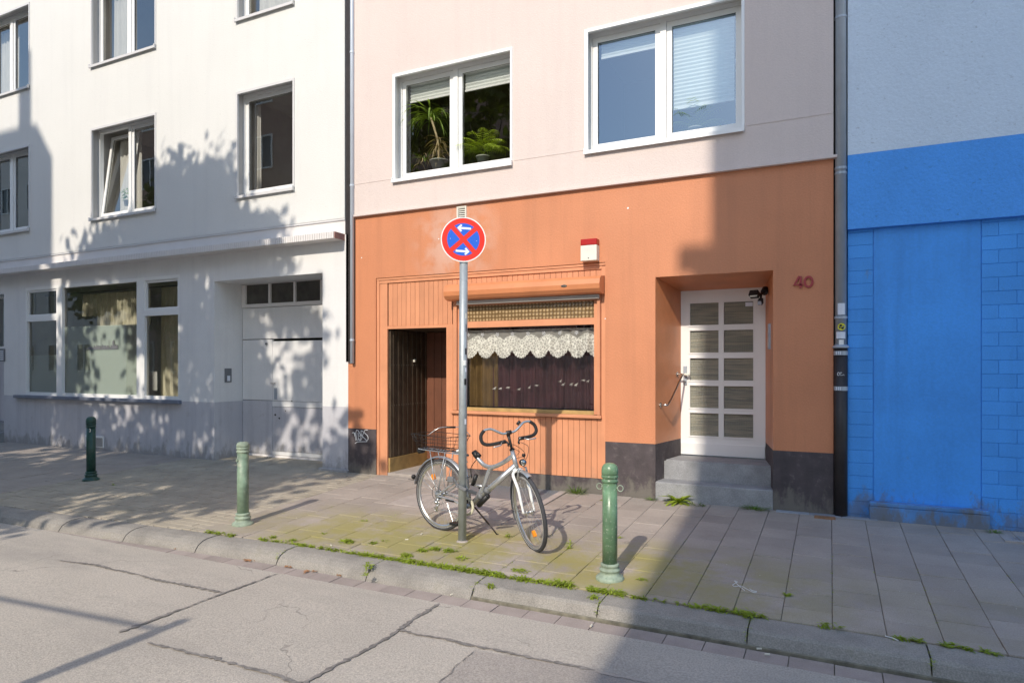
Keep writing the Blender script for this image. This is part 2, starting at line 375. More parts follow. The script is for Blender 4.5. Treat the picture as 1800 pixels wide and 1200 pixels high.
def wall(bm, x0, x1, z0, z1, Y, holes, depth=.3, mi=0, rmi=None):
    "front sheet at Y with openings (hx0,hx1,hz0,hz1[,depth]) and their reveals; outer edges returned by depth"
    xs = sorted({x0, x1, *[max(x0, min(x1, h[0])) for h in holes], *[max(x0, min(x1, h[1])) for h in holes]})
    zs = sorted({z0, z1, *[max(z0, min(z1, h[2])) for h in holes], *[max(z0, min(z1, h[3])) for h in holes]})
    for a, b in zip(xs, xs[1:]):
        for c, d in zip(zs, zs[1:]):
            mx, mz = (a+b)/2, (c+d)/2
            if any(h[0] < mx < h[1] and h[2] < mz < h[3] for h in holes): continue
            quad(bm, (a,Y,c), (b,Y,c), (b,Y,d), (a,Y,d), mi)
    r = mi if rmi is None else rmi
    for h in holes:
        a, b, c, d = h[:4]; e = Y+(h[4] if len(h) > 4 else depth); c = max(c, z0)
        d2 = min(d, z1)
        quad(bm, (a,Y,c), (a,Y,d2), (a,e,d2), (a,e,c), r); quad(bm, (b,Y,c), (b,e,c), (b,e,d2), (b,Y,d2), r)
        if d <= z1: quad(bm, (a,Y,d), (b,Y,d), (b,e,d), (a,e,d), r)
        if h[2] > z0: quad(bm, (a,Y,c), (a,e,c), (b,e,c), (b,Y,c), r)
    E = Y+.35
    quad(bm, (x0,Y,z0), (x0,Y,z1), (x0,E,z1), (x0,E,z0), mi); quad(bm, (x1,Y,z0), (x1,E,z0), (x1,E,z1), (x1,Y,z1), mi)
def barframe(bm, x0, x1, z0, z1, y0, y1, wd, wb=None):
    wb = wb or wd
    box(bm, x0, x0+wd, y0, y1, z0, z1); box(bm, x1-wd, x1, y0, y1, z0, z1)
    box(bm, x0+wd, x1-wd, y0, y1, z1-wd, z1); box(bm, x0+wd, x1-wd, y0, y1, z0, z0+wb)
def room(parent, x0, x1, z0, z1, y0, y1, m='room wall', name='room_lining'):
    bm = BM(); e = .02
    quad(bm, (x0-e,y1,z0-e),(x1+e,y1,z0-e),(x1+e,y1,z1+e),(x0-e,y1,z1+e)); quad(bm, (x0-e,y0,z0-e),(x0-e,y1,z0-e),(x0-e,y1,z1+e),(x0-e,y0,z1+e))
    quad(bm, (x1+e,y0,z0-e),(x1+e,y1,z0-e),(x1+e,y1,z1+e),(x1+e,y0,z1+e)); quad(bm, (x0-e,y0,z0-e),(x1+e,y0,z0-e),(x1+e,y1,z0-e),(x0-e,y1,z0-e))
    quad(bm, (x0-e,y0,z1+e),(x1+e,y0,z1+e),(x1+e,y1,z1+e),(x0-e,y1,z1+e)); return obj(name, bm, m, parent)
def drape(x0, x1, z0, z1, y, amp=.03, pitch=.12, seed=0, flare=0.):
    rg = random.Random(seed); bm = BM(); n = max(8, int((x1-x0)/pitch*8)); prev = None; ph = rg.random()*6
    for i in range(n+1):
        t = i/n; x = x0+(x1-x0)*t; k = amp*(math.sin(2*math.pi*(x-x0)/pitch+ph)+.45*math.sin(2*math.pi*(x-x0)/pitch*.37+ph*2))
        a = bm.verts.new((x, y+k, z0)); b = bm.verts.new((x, y+k*.5, z1))
        if prev: bm.faces.new((prev[0], a, b, prev[1]))
        prev = (a, b)
    return bm

# ================================================================== windows
def window(parent, x0, x1, z0, z1, Y, splits, trim, dep=.14, tw=.038, tilt=None, g='window glass', rm=True, rdepth=1.6, sillm='window trim grey', shade=None, wname='window', rmat='room wall'):
    "outer frame is the part; sashes, panes, trim, sill, lining are its pieces"
    F = Y+dep; bm = BM(); fw = .045
    barframe(bm, x0, x1, z0, z1, F, F+.07, fw)
    xs = [x0+fw]+[x0+fw+(x1-x0-2*fw)*s for s in splits]+[x1-fw]
    mh = .035
    for s in xs[1:-1]: box(bm, s-mh, s+mh, F-.004, F+.066, z0+fw, z1-fw)
    win = obj(wname, bm, 'window white', parent)
    for i, (a, b) in enumerate(zip(xs, xs[1:])):
        a2 = a if i == 0 else a+mh; b2 = b if i == len(xs)-2 else b-mh
        c2, d2 = z0+fw, z1-fw; sw = .058
        bm = BM(); barframe(bm, a2+.004, b2-.004, c2+.004, d2-.004, F+.012, F+.058, sw)
        bp = BM(); quad(bp, (a2+sw, F+.038, c2+sw), (b2-sw, F+.038, c2+sw), (b2-sw, F+.038, d2-sw), (a2+sw, F+.038, d2-sw))
        bs = BM()   # dark glazing seal
        barframe(bs, a2+sw, b2-sw, c2+sw, d2-sw, F+.030, F+.037, .006)
        if tilt == i:
            rot = Matrix.Translation((0, F+.05, c2)) @ Matrix.Rotation(R(-7.5), 4, 'X') @ Matrix.Translation((0, -F-.05, -c2))
            for q in (bm, bp, bs): bmesh.ops.transform(q, matrix=rot, verts=q.verts)
        obj('sash', bm, 'window white', win); obj('pane', bp, g, win); obj('glazing_seal', bs, 'black', win)
    if trim:
        bm = BM(); y0 = Y-.014; y1 = Y+.02
        box(bm, x0-.003, x0+tw, y0, y1, z0, z1); box(bm, x1-tw*.75, x1+.003, y0, y1, z0, z1); box(bm, x0+tw, x1-tw*.75, y0, y1, z1-tw, z1+.002)
        obj('trim', bm, trim, win)
    bm = BM()   # sloping sheet-metal sill with turned-up ends
    a, b = x0+.0, x1-.0
    pts = [(Y-.045, z0-.055), (Y-.045, z0-.012), (F, z0+.028), (F, z0+.02), (Y-.04, z0-.03), (Y-.04, z0-.055)]
    for p, q in zip(pts, pts[1:]+pts[:1]): quad(bm, (a,p[0],p[1]), (b,p[0],p[1]), (b,q[0],q[1]), (a,q[0],q[1]))
    box(bm, a-.004, a+.012, Y-.048, Y-.016, z0-.055, z0+.012); box(bm, b-.012, b+.004, Y-.048, Y-.016, z0-.055, z0+.012)
    obj('sill', bm, sillm, win)
    if rm: room(win, x0, x1, z0, z1, F+.075, F+rdepth, rmat)
    return win, F
def curtain(win, name, x0, x1, z0, z1, y, m, seed, pitch=.11, amp=.022):
    return obj(name, drape(x0, x1, z0, z1, y, amp, pitch, seed), m, win, smooth=True)
def pleats(win, x0, x1, z0, z1, y):
    bm = BM(); n = int((z1-z0)/.022); prev = None
    for i in range(n+1):
        z = z1-(z1-z0)*i/n; yy = y+(.012 if i % 2 else -.0)
        a = bm.verts.new((x0, yy, z)); b = bm.verts.new((x1, yy, z))
        if prev: bm.faces.new((prev[0], prev[1], b, a))
        prev = (a, b)
    b = obj('blind', bm, 'blind fabric', win)
    bm = BM(); box(bm, x0, x1, y-.008, y+.02, z0-.028, z0, .003); obj('blind_rail', bm, 'window trim white', win)
    return b

# ================================================================== white house (left)
WH = thing('white_house', 'white rendered house with a ribbed ledge over its shop window and a painted gate', 'house', (-10, 0, 0))
WX1 = -6.35; BX0 = -24.0; ZP = .949; ZS = 3.69
cols = [(-23.2,-21.9), (-19.4,-17.8), (-16.0,-14.2), (-12.27,-10.46), (-8.54,-7.31)]
rows = [(4.25, 5.90), (7.06, 8.70)]
bm = BM(); wall(bm, BX0, WX1, ZS, 12.0, 0, [(a, b, c, d) for a, b in cols for c, d in rows], .22, 0, 1)
obj('upper_wall', bm, None, WH, mats=['white render', 'reveal grey'])
bm = BM(); box(bm, BX0, WX1, .012, .3, 3.45, ZS-.012); obj('fascia', bm, 'fascia cream', WH)
bm = BM(); box(bm, BX0, WX1+.01, -.006, .02, ZS-.03, ZS-.006); obj('shadow_gap_profile', bm, 'window trim grey', WH)
# ledge with ribbed front edge
LX1 = fac(587, 0, -.22)[0]
bm = BM(); box(bm, BX0, LX1, -.205, .012, 3.36, 3.452); ledge = obj('ledge', bm, 'fascia cream', WH)
bm = BM(); x = BX0
while x < LX1-.03:
    wd = .03+RNG.random()*.012; box(bm, x, x+wd, -.22, -.2055, 3.362, 3.455); x += wd+.006
obj('rib', bm, 'fascia cream', ledge, kind='stuff')
mat('ledge end', (.36,.20,.17), .8, .2, 14, .3)
bm = BM(); box(bm, LX1, LX1+.012, -.218, .01, 3.362, 3.453); obj('end_plate', bm, 'ledge end', ledge)
# ground floor
SWL, SWR = fx(48, .03), fx(318, .03); SZ0, SZ1 = .976, 3.08
GX0, GX1, GZ = fx(376.7), fx(567), 2.917
EX0, EX1 = fx(7)-1.15, fx(7)
bm = BM()
wall(bm, BX0, fx(612), ZP, 3.449, 0, [(SWL, SWR, SZ0, SZ1, .04), (GX0, GX1, -.5, GZ, .58), (EX0, EX1, -.5, 3.0, .35)], .3)
obj('ground_floor_wall', bm, 'white smooth paint', WH)
bm = BM()
bm.free()
for a, b in ((BX0, EX0), (EX1, GX0), (GX1, fx(612))):
    bm = BM(); box(bm, a, b, 0, .585, -.3, ZP); obj('plinth', bm, 'lavender plinth paint', WH)
bm = BM(); box(bm, fx(30), fx(318)+.02, -.075, .04, .905, .965, .008); obj('shop_sill', bm, 'sill slate', WH)

bm = BM(); box(bm, fx(568)-.05, fx(612)+.02, -.05, .0-.001, -.2, .045, .01); obj('pilaster_foot', bm, 'lavender plinth paint', WH)
bm = BM(); box(bm, fx(151), fx(183), -.012, -.001, fz(165,785), fz(165,765)); vent = obj('cellar_vent', bm, 'window trim white', WH)
bm = BM()
for k in range(9):
    z = fz(165,783)+k*.018; box(bm, fx(152.5), fx(181.5), -.018, -.0125, z, z+.008)
obj('louvre', bm, 'lock grey', vent, kind='stuff')

for ri, (c, d) in enumerate(rows):
    for ci, (a, b) in enumerate(cols):
        one = (ci == 4)
        tl = 0 if (ri == 0 and ci == 3) else None
        win, F = window(WH, a, b, c, d, 0, [] if one else [.5], 'window trim grey', tilt=tl, g='window glass')
        if ri == 1: curtain(win, 'curtain', a+.1, a+(b-a)*(.9 if one else .42), c+.1, d-.1, F+.22, 'pale curtain', ci)
        elif ci == 3: curtain(win, 'curtain', a+.12, a+(b-a)*.40, c+.1, d-.1, F+.34, 'pale curtain', 5)
        elif ci == 4: curtain(win, 'curtain', a+.05, a+.16, c+.1, d-.1, F+.2, 'pale curtain', 6, .07)
        else: curtain(win, 'curtain', b-.3, b-.06, c+.1, d-.1, F+.3, 'pale curtain', 6, .07)

# shop window of the white house
FY = .03
def shopwindow():
    bm = BM(); X = [SWL, fx(102, FY), fx(112, FY), fx(243, FY), fx(256.5, FY), SWR]
    zt = 2.46
    for a, b in ((X[0], X[0]+.035), (X[1], X[2]), (X[3], X[4]), (X[5]-.03, X[5])): box(bm, a, b, FY-.03, FY+.05, SZ0, SZ1-.06)
    box(bm, X[0], X[5], FY-.032, FY+.05, SZ1-.06, SZ1-.0)
    for a, b in ((X[0]+.035, X[1]), (X[2], X[3]), (X[4], X[5]-.03)): box(bm, a, b, FY-.028, FY+.048, SZ0, SZ0+.05)
    for a, b in ((X[0]+.035, X[1]), (X[4], X[5]-.03)): box(bm, a, b, FY-.028, FY+.048, zt-.05, zt+.05)
    w_ = obj('shop_window', bm, 'window white', WH)
    panes = [(X[0]+.035, X[1], SZ0+.05, zt-.05), (X[0]+.035, X[1], zt+.05, SZ1-.06), (X[2], X[3], SZ0+.05, SZ1-.06), (X[4], X[5]-.03, SZ0+.05, zt-.05), (X[4], X[5]-.03, zt+.05, SZ1-.06)]
    for i, (a, b, c, d) in enumerate(panes):
        bm = BM(); quad(bm, (a,FY+.02,c),(b,FY+.02,c),(b,FY+.02,d),(a,FY+.02,d)); obj('pane', bm, 'shop glass', w_)
        if i in (1, 4):
            bm = BM(); barframe(bm, a+.002, b-.002, c+.002, d-.002, FY-.012, FY+.018, .035); obj('sash', bm, 'window white', w_)
    for i in (2, 0):
        a, b, c, d = panes[i]; zf = 2.28 if i == 2 else 1.75
        bm = BM(); quad(bm, (a,FY+.026,c),(b,FY+.026,c),(b,FY+.026,zf),(a,FY+.026,zf)); obj('frosted_film', bm, 'frosted film', w_)
    # skyline sticker
    bm = BM(); a, b = fx(153, FY), fx(206, FY); zb = fz(180, 612, FY); n = 34; rg = random.Random(3); y = FY+.012
    hs = [.02+.045*rg.random()*(1 if 6 < i else .4) for i in range(n)]; hs[15] = .2; hs[16] = .07; hs[24] = .15; hs[28] = .13; hs[29] = .15; hs[31] = .07
    for i, h in enumerate(hs):
        xa = a+(b-a)*i/n; xb = a+(b-a)*(i+(.3 if h > .14 and i < 25 else .95))/n; quad(bm, (xa,y,zb),(xb,y,zb),(xb,y,zb+h),(xa,y,zb+h))
    quad(bm, (a-.1,y,zb-.018),(b,y,zb-.018),(b,y,zb-.001),(a-.1,y,zb-.001)); obj('skyline_sticker', bm, 'lock grey', w_)
    obj('curtain', drape(X[2]+.55, X[3]-.12, 2.29, SZ1-.16, .35, .03, .1, 2), 'olive curtain', w_, smooth=True)
    obj('curtain', drape(X[2]+.02, X[2]+.55, 2.5, SZ1-.16, .37, .03, .1, 4), 'olive curtain', w_, smooth=True)
    obj('curtain', drape(X[4]-.1, X[5], SZ0+.02, SZ1-.13, .38, .03, .11, 8), 'olive curtain', w_, smooth=True)
    bm = BM(); tube(bm, [(X[0], .36, SZ1-.12), (X[5], .36, SZ1-.12)], .012); obj('curtain_rail', bm, 'lock grey', w_)
    room(w_, X[0], X[5], .3, SZ1, .09, 2.2, 'shop room')
    return w_
SHW = shopwindow()
# things standing inside the shop window
def scallop_tray():
    t = thing('cushion', 'dark cushion with a zigzag edge lying low in the left shop window pane', 'cushion', (fx(85, .3), .3, 1.03))
    bm = BM(); n = 14; x0, x1 = fx(64, .3), fx(104, .3)
    top = [(x0+(x1-x0)*i/n, 1.05+.15*math.sin(min(1, i/n*1.7)*math.pi/2)+(.02 if i % 2 else 0)) for i in range(n+1)]
    for y in (.22, .38): poly(bm, [(x0, y, 1.03)]+[(x, y, z) for x, z in top]+[(x1, y, 1.03)][::1])
    for (xa, za), (xb, zb) in zip(top, top[1:]): quad(bm, (xa,.22,za),(xb,.22,zb),(xb,.38,zb),(xa,.38,za))
    obj('cover', bm, 'brown slat wood', t)
    bm = BM()
    for i in range(8):
        x = x0+.02+(x1-x0-.04)*i/8; poly(bm, [(x,.215,1.03),(x+.028,.215,1.03),(x+.014,.215,1.055)]); poly(bm, [(x,.215,top[i][1]+.03),(x+.028,.215,top[i][1]+.03),(x+.014,.215,top[i][1]+.005)])
    obj('edging', bm, 'paper', t)
scallop_tray()

# gate in its recess
GY = .58
def gate():
    bm = BM(); a, b = GX0+.004, fx(578, GY); zt = 2.91
    zb = .02
    za0, za1 = fz(450, 534.5, GY), fz(450, 500, GY)
    cuts = [fx(p, GY) for p in (434, 474, 477.5, 518, 521.5, 565)]
    barx = [(a, cuts[0]), (cuts[1], cuts[2]), (cuts[3], cuts[4]), (cuts[5], b)]
    for x0, x1 in barx: box(bm, x0, x1, GY-.03, GY+.05, za0, za1)
    box(bm, a, b, GY-.03, GY+.05, za1, zt); box(bm, a, b, GY-.03, GY+.05, za0-.06, za0)
    G = obj('gate', bm, 'fascia cream', WH)
    for x0, x1 in ((cuts[0], cuts[1]), (cuts[2], cuts[3]), (cuts[4], cuts[5])):
        bm = BM(); quad(bm, (x0,GY,za0),(x1,GY,za0),(x1,GY,za1),(x0,GY,za1)); obj('pane', bm, 'transom glass', G)
    zl = fz(500, 596, GY); zp = .965; xw = fx(480, GY)
    def leaf(n, x0, x1, z0, z1, m, dy=0., bev=.004):
        bm = BM(); box(bm, x0, x1, GY-.012+dy, GY+.03, z0, z1, bev); return obj(n, bm, m, G)
    xe = fx(568, GY)
    leaf('top_panel', a+.004, b, zl+.012, za0-.066, 'white smooth paint')
    leaf('side_panel', a+.004, xw-.006, zp+.004, zl, 'white smooth paint'); leaf('side_panel', a+.004, xw-.006, zb+.05, zp-.004, 'lavender plinth paint')
    leaf('wicket_panel', xw+.004, b, zp+.0, zl-.03, 'white smooth paint', -.006); leaf('wicket_panel', xw+.004, b, zb+.12, zp-.10, 'lavender plinth paint', -.006)
    leaf('wicket_rail', xw+.004, b, zp-.094, zp-.006, 'white smooth paint', -.010); leaf('bottom_rail', a+.004, b, zb+.0, zb+.046, 'fascia cream', -.012); leaf('kick_rail', xw+.004, b, zb+.052, zb+.114, 'white smooth paint', -.008)
    bm = BM(); xh = fx(485, GY); zh = fz(485, 673, GY); tube(bm, [(xh, GY-.012, zh), (xh, GY-.06, zh), (xh-.05, GY-.065, zh)], .012); h = obj('handle', bm, 'bike alloy', G)
    bm = BM(); box(bm, xh-.012, xh+.045, GY-.03, GY-.019, zh-.27, zh-.08, .004); obj('lock_plate', bm, 'zinc pipe', G)
    bm = BM(); lathe(bm, [(.02, 0), (.02, .02)], 0, 0, 10); bmesh.ops.transform(bm, matrix=Matrix.Translation((fx(470, GY), GY-.012, fz(470,604,GY))) @ Matrix.Rotation(R(90), 4, 'X'), verts=bm.verts); obj('bolt', bm, 'lock grey', G)
mat('transom glass', (.075,.07,.06), .22, .25, 6, .9, 90)
gate()
bm = BM(); pts_ = ((484,729,5,3),(491,735,4,3),(502,722,2,2),(513,705,4,1.5))
for px, py, a_, b_ in pts_: X_, Z_ = fac(px, py, GY-.02); poly(bm, [(X_-.006*a_, GY-.0205, Z_+.002*b_), (X_, GY-.0205, Z_+.007*b_), (X_+.005*a_, GY-.0205, Z_), (X_, GY-.0205, Z_-.006*b_)])
obj('paint_chips', bm, 'cast iron black', WH, kind='stuff')
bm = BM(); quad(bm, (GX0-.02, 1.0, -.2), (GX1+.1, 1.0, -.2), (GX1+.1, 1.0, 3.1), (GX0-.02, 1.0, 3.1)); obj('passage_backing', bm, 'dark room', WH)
# intercom on the recess jamb
t = thing('door_intercom', 'grey intercom plate with one white button on the jamb beside the white gate', 'intercom', (GX0+.001, .3, 1.45))
bm = BM(); box(bm, GX0+.001, GX0+.02, .20, .33, 1.27, 1.50, .004); obj('plate', bm, 'lock grey', t)
bm = BM(); box(bm, GX0+.0205, GX0+.026, .235, .295, 1.29, 1.38, .002); obj('button', bm, 'paper', t)
# entrance at the far left edge
bm = BM(); barframe(bm, EX0, EX1, 1.9+.0, 3.0, .25, .3, .05); e = obj('entrance_transom', bm, 'window white', WH); 
bm = BM(); quad(bm, (EX0,.28,1.9),(EX1,.28,1.9),(EX1,.28,3.0),(EX0,.28,3.0)); obj('pane', bm, 'window glass', e); room(e, EX0, EX1, .0, 3.0, .31, 1.5)
bm = BM(); box(bm, EX0+.02, EX1-.02, .26, .30, .38, 1.9, .004); dd = obj('entrance_door', bm, 'lavender plinth paint', WH)
bm = BM(); box(bm, EX0-.05, EX1, -.10, .3, -.1, .19, .01); box(bm, EX0-.05, EX1, .08, .3, .191, .375, .01); obj('entrance_step', bm, 'step stone', WH)
t = thing('bell_panel', 'dark bell panel with rows of name plates at the left edge of the white house', 'bell panel', (fx(4,-.01), 0, 1.5))
x0, x1, z0, z1 = fx(-8), fx(9.5), fz(4, 635), fz(4, 613); bm = BM(); box(bm, x0, x1, -.02, -.001, z0, z1, .003); obj('plate', bm, 'lock grey', t)
for k in range(5):
    bm = BM(); z = z0+.03+k*(z1-z0-.05)/5; box(bm, x0+.04, x1-.03, -.024, -.0205, z, z+.022); obj('name_plate', bm, 'paper', t)

# ================================================================== gap and thin pipe between white and pink houses
PX0 = -6.165
t = thing('thin_downpipe', 'thin pale zinc downpipe in the dark gap between the white and the pink house', 'downpipe', (-6.2, -.02, 1.55))
px_ = fx(618.8, -.05)
bm = BM(); tube(bm, [(px_, -.05, 1.58), (px_, -.05, 12)], .027, 12); obj('pipe', bm, 'pale zinc', t, smooth=True)
for pz in (fz(617,98), fz(617,330), 7.5, 1.9):
    bm = BM(); tube(bm, [(px_, -.05, pz), (px_, -.05, pz+.025)], .032, 12); obj('clip', bm, 'pale zinc', t)
t = None
bm = BM(); box(bm, -6.36, -5.9, .06, .3, -.2, 12); gp = obj('gap_shade_fill', bm, 'cast iron black', WH)  # solid near-black fill, painted as the shade inside the gap
bm = BM(); box(bm, -6.325, -6.25, .0, .055, 1.6, 12); obj('gap_shade_strip', bm, 'cast iron black', WH)  # black strip stands for the shade between the two houses

# ================================================================== pink and orange house
PH = thing('pink_house', 'pink house with an orange ground floor, dark plinth and house number 40', 'house', (-3, 0, 0))
PXR = .026; ZO = 3.675; ZD = .645
pw = [(-5.47,-3.63,4.13,5.58), (-2.66,-.842,4.13,5.58), (-5.47,-3.63,7.0,8.5), (-2.66,-.842,7.0,8.5)]
bm = BM(); wall(bm, PX0, PXR, ZO+.03, 12, -.03, pw, .22, 0, 1)
obj('upper_wall', bm, None, PH, mats=['pink render', 'reveal light'])
bm = BM(); box(bm, PX0-.03, PXR+.035, -.052, .02, ZO, ZO+.028, .002); obj('drip_profile', bm, 'pink render', PH)
bm = BM()
for a, b in ((PX0, -5.49), (-3.61, -2.68), (-.82, PXR)):
    bm = BM(); box(bm, a, b, -.034, -.02, 4.136, 4.141); obj('render_joint', bm, 'pink render', PH)
for i, (a, b, c, d) in enumerate(pw):
    win, F = window(PH, a, b, c, d, -.03, [.5], 'window trim white', rmat='plant room' if i == 0 else 'dark room', g='coated glass' if i in (1, 3) else 'window glass', sillm='window trim white')
    m_ = (a+b)/2
    if i == 0:
        pleats(win, a+.13, m_-.1, d-.31, d-.09, F+.09); pleats(win, m_+.1, b-.13, d-.31, d-.09, F+.09)
    elif i == 1:
        pleats(win, a+.13, m_-.1, d-.26, d-.09, F+.09); pleats(win, m_+.1, b-.13, c+.42, d-.09, F+.09)
    else: curtain(win, 'curtain', a+.1, b-.1, c+.1, d-.1, F+.3, 'pale curtain', i)
SX0, SX1, STZ = -5.79, -2.417, 2.78
DX0, DX1, DZ = -1.817, -.553, 2.565
SD = .045
bm = BM(); wall(bm, PX0, PXR, ZD, ZO, 0, [(SX0, SX1, -.5, STZ, SD), (DX0, DX1, -.5, DZ, .0001)], .1)
bm_ = bm; quad(bm, (-6.285, 0, ZD), (PX0, 0, ZD), (PX0, 0, 1.57), (-6.285, 0, 1.57)); quad(bm, (-6.285,0,1.57), (PX0,0,1.57), (PX0,.06,1.57), (-6.285,.06,1.57))
obj('lower_wall', bm, 'orange render', PH)
for a, b in ((PX0-.12, SX0), (SX1, DX0), (DX1, PXR)):
    bm = BM(); poly(bm, [(a,0,-.3),(b,0,-.3),(b,0,ZD),(a,0,ZD)]); quad(bm, (a,0,-.3),(a,0,ZD),(a,SD if b != PXR else .0005,ZD),(a,SD if b != PXR else .0005,-.3)); quad(bm, (b,0,-.3),(b,SD if b != DX0 else .0005,-.3),(b,SD if b != DX0 else .0005,ZD),(b,0,ZD)); obj('plinth', bm, 'plinth dark', PH)
# graffiti on the plinth
def stroke(bm, pts, r, Y):
    tube(bm, smoothpts([(fac(a, b)[0], Y, fac(a, b)[1]) for a, b in pts], 3), r, 5)
gx = lambda u, v: (580+u/6, 740+v/6)
bm = BM()
for s in ([(235,125),(250,118),(262,140),(262,155)], [(262,118),(268,150),(275,205)], [(280,95),(275,130),(285,200)], [(280,95),(300,100),(325,150)], [(298,120),(300,180),(296,205)], [(310,160),(335,140),(340,175),(318,205),(306,180)],
          [(330,98),(328,150),(322,205)], [(330,98),(352,110),(350,140),(332,155)], [(336,150),(365,180),(392,205)], [(400,92),(370,95),(365,120),(395,150),(405,185),(385,212)], [(265,235),(290,218),(340,215),(395,215)]):
    stroke(bm, [gx(*p) for p in s], .0045, -.003)
obj('scribbled_tag', bm, 'sign white', PH, label='white scribbled tag on the dark plinth')
# near-black fill standing for the shade in the gap
bm = BM(); box(bm, PXR+.0, .165, .10, .3, -.2, 12); obj('gap_shade_fill', bm, 'cast iron black', PH)

# ---- door recess (splayed)
IX0, IX1, IY, IZ = -1.675, -.690, .74, 2.47
bm = BM()
quad(bm, (DX0,0,DZ), (DX1,0,DZ), (IX1,IY,IZ), (IX0,IY,IZ))
quad(bm, (DX0,0,ZD), (DX0,0,DZ), (IX0,IY,IZ), (IX0,IY,ZD)); quad(bm, (DX1,0,ZD), (IX1,IY,ZD), (IX1,IY,IZ), (DX1,0,DZ))
obj('porch_reveal', bm, 'orange gloss paint', PH)
bm = BM(); quad(bm, (DX0,0,-.1), (DX0,0,ZD), (IX0,IY,ZD), (IX0,IY,-.1)); obj('porch_plinth', bm, 'plinth dark', PH)
bm = BM(); quad(bm, (DX1,0,-.1), (IX1,IY,-.1), (IX1,IY,ZD), (DX1,0,ZD)); obj('porch_plinth', bm, 'plinth dark', PH)
bm = BM(); box(bm, DX0+.003, DX1-.001, -.02, .5, -.2, .218, .012); obj('lower_step', bm, 'step stone', PH)
bm = BM()
P = [(-1.77,.24),(-.575,.21),(-.60,.5),(IX1+.01,IY-.001),(IX0-.005,IY-.001)]
lo = [bm.verts.new((x, y, .20)) for x, y in P]; hi = [bm.verts.new((x, y, .44)) for x, y in P]
bm.faces.new(hi)
for i in range(len(P)): bm.faces.new((lo[i], lo[(i+1) % len(P)], hi[(i+1) % len(P)], hi[i]))
bmesh.ops.bevel(bm, geom=[e for e in bm.edges if all(v in hi for v in e.verts)][:2], offset=.015, segments=2, affect='EDGES')
obj('upper_step', bm, 'step stone', PH)
def door40():
    D = BM(); y = IY-.01
    cols_ = [(1213, 1263), (1272.5, 1324)]; rowsL = [(532.5,571),(581,619.5),(629.6,668),(678,716.7),(726,766)]
    xa = [(fx(a, y), fx(b, y)) for a, b in cols_]; za = [(fz(1238, b, y), fz(1238, a, y)) for a, b in rowsL]
    wall(D, IX0, IX1, .452, IZ, y, [(x0, x1, z0, z1, .03) for x0, x1 in xa for z0, z1 in za], .03)
    d = obj('front_door', D, 'door white', PH)
    for x0, x1 in xa:
        for z0, z1 in za:
            bm = BM(); barframe(bm, x0-.018, x1+.018, z0-.018, z1+.018, y-.008, y-.001, .016); obj('glazing_bead', bm, 'door white', d)
            bm = BM(); quad(bm, (x0,y+.02,z0),(x1,y+.02,z0),(x1,y+.02,z1),(x0,y+.02,z1)); obj('pane', bm, 'wired glass', d)
    bm = BM(); box(bm, IX0+.004, IX1-.004, y-.02, y-.001, .455, .60, .004); obj('weather_board', bm, 'door white', d)
    bm = BM(); x = fx(1204.5, y); z0, z1 = fz(1204, 676, y), fz(1204, 643, y); box(bm, x-.022, x+.022, y-.014, y-.001, z0, z1, .003); lp = obj('lock_plate', bm, 'zinc pipe', d)
    bm = BM(); zk = fz(1204, 658, y); tube(bm, [(x, y-.014, zk), (x, y-.05, zk), (x+.01, y-.06, zk), (x+.07, y-.062, zk)], [.012,.012,.016,.02], 10); obj('knob', bm, 'alarm white', d, smooth=True)
    bm = BM(); lathe(bm, [(.014, 0), (.014, .012)], 0, 0, 12); bmesh.ops.transform(bm, matrix=Matrix.Translation((x, y-.014, zk-.09)) @ Matrix.Rotation(R(90), 4, 'X'), verts=bm.verts); obj('key_cylinder', bm, 'chrome', d)
    bm = BM(); a, b = fx(1310, y), fx(1323, y); quad(bm, (a,y+.012,fz(1316,538,y)), (b,y+.012,fz(1316,538,y)), (b,y+.012,fz(1316,531,y)), (a,y+.012,fz(1316,531,y))); obj('sticker', bm, 'paper', d)
door40()
# handrail on the left jamb
def jamb(t, off):   # point on the left splayed jamb, t metres in, pulled off it
    L = math.hypot(IX0-DX0, IY); dx, dy = (IX0-DX0)/L, IY/L
    return DX0+dx*t+dy*off, dy*t-dx*off
def zat(px, py, X):
    u = (px-CX)/FPX; t = X/(-_s+u*_c) if abs(-_s+u*_c) > 1e-6 else 8; return CAMZ+(HY-py)/FPX*t
hr = thing('handrail', 'short chrome handrail sloping along the left side of the porch of number 40', 'handrail', (DX0+.05, .3, 1.1))
A0, A1 = jamb(.13, .0), jamb(.13, .07); B0, B1 = jamb(.62, .0), jamb(.62, .07); zA, zB = 1.09, 1.44
bm = BM(); tube(bm, smoothpts([(A0[0],A0[1],zA), (A1[0],A1[1],zA+.0), (jamb(.2,.085)[0],jamb(.2,.085)[1],zA+.03), (jamb(.56,.085)[0],jamb(.56,.085)[1],zB-.03), (B1[0],B1[1],zB), (B0[0],B0[1],zB)], 5), .011, 10); obj('rail', bm, 'chrome', hr, smooth=True)
for (a, b, z) in ((A0, A1, zA), (B0, B1, zB)):
    bm = BM(); tube(bm, [(a[0],a[1],z), (a[0]+(b[0]-a[0])*.12, a[1]+(b[1]-a[1])*.12, z)], .03, 14); obj('flange', bm, 'chrome', hr)
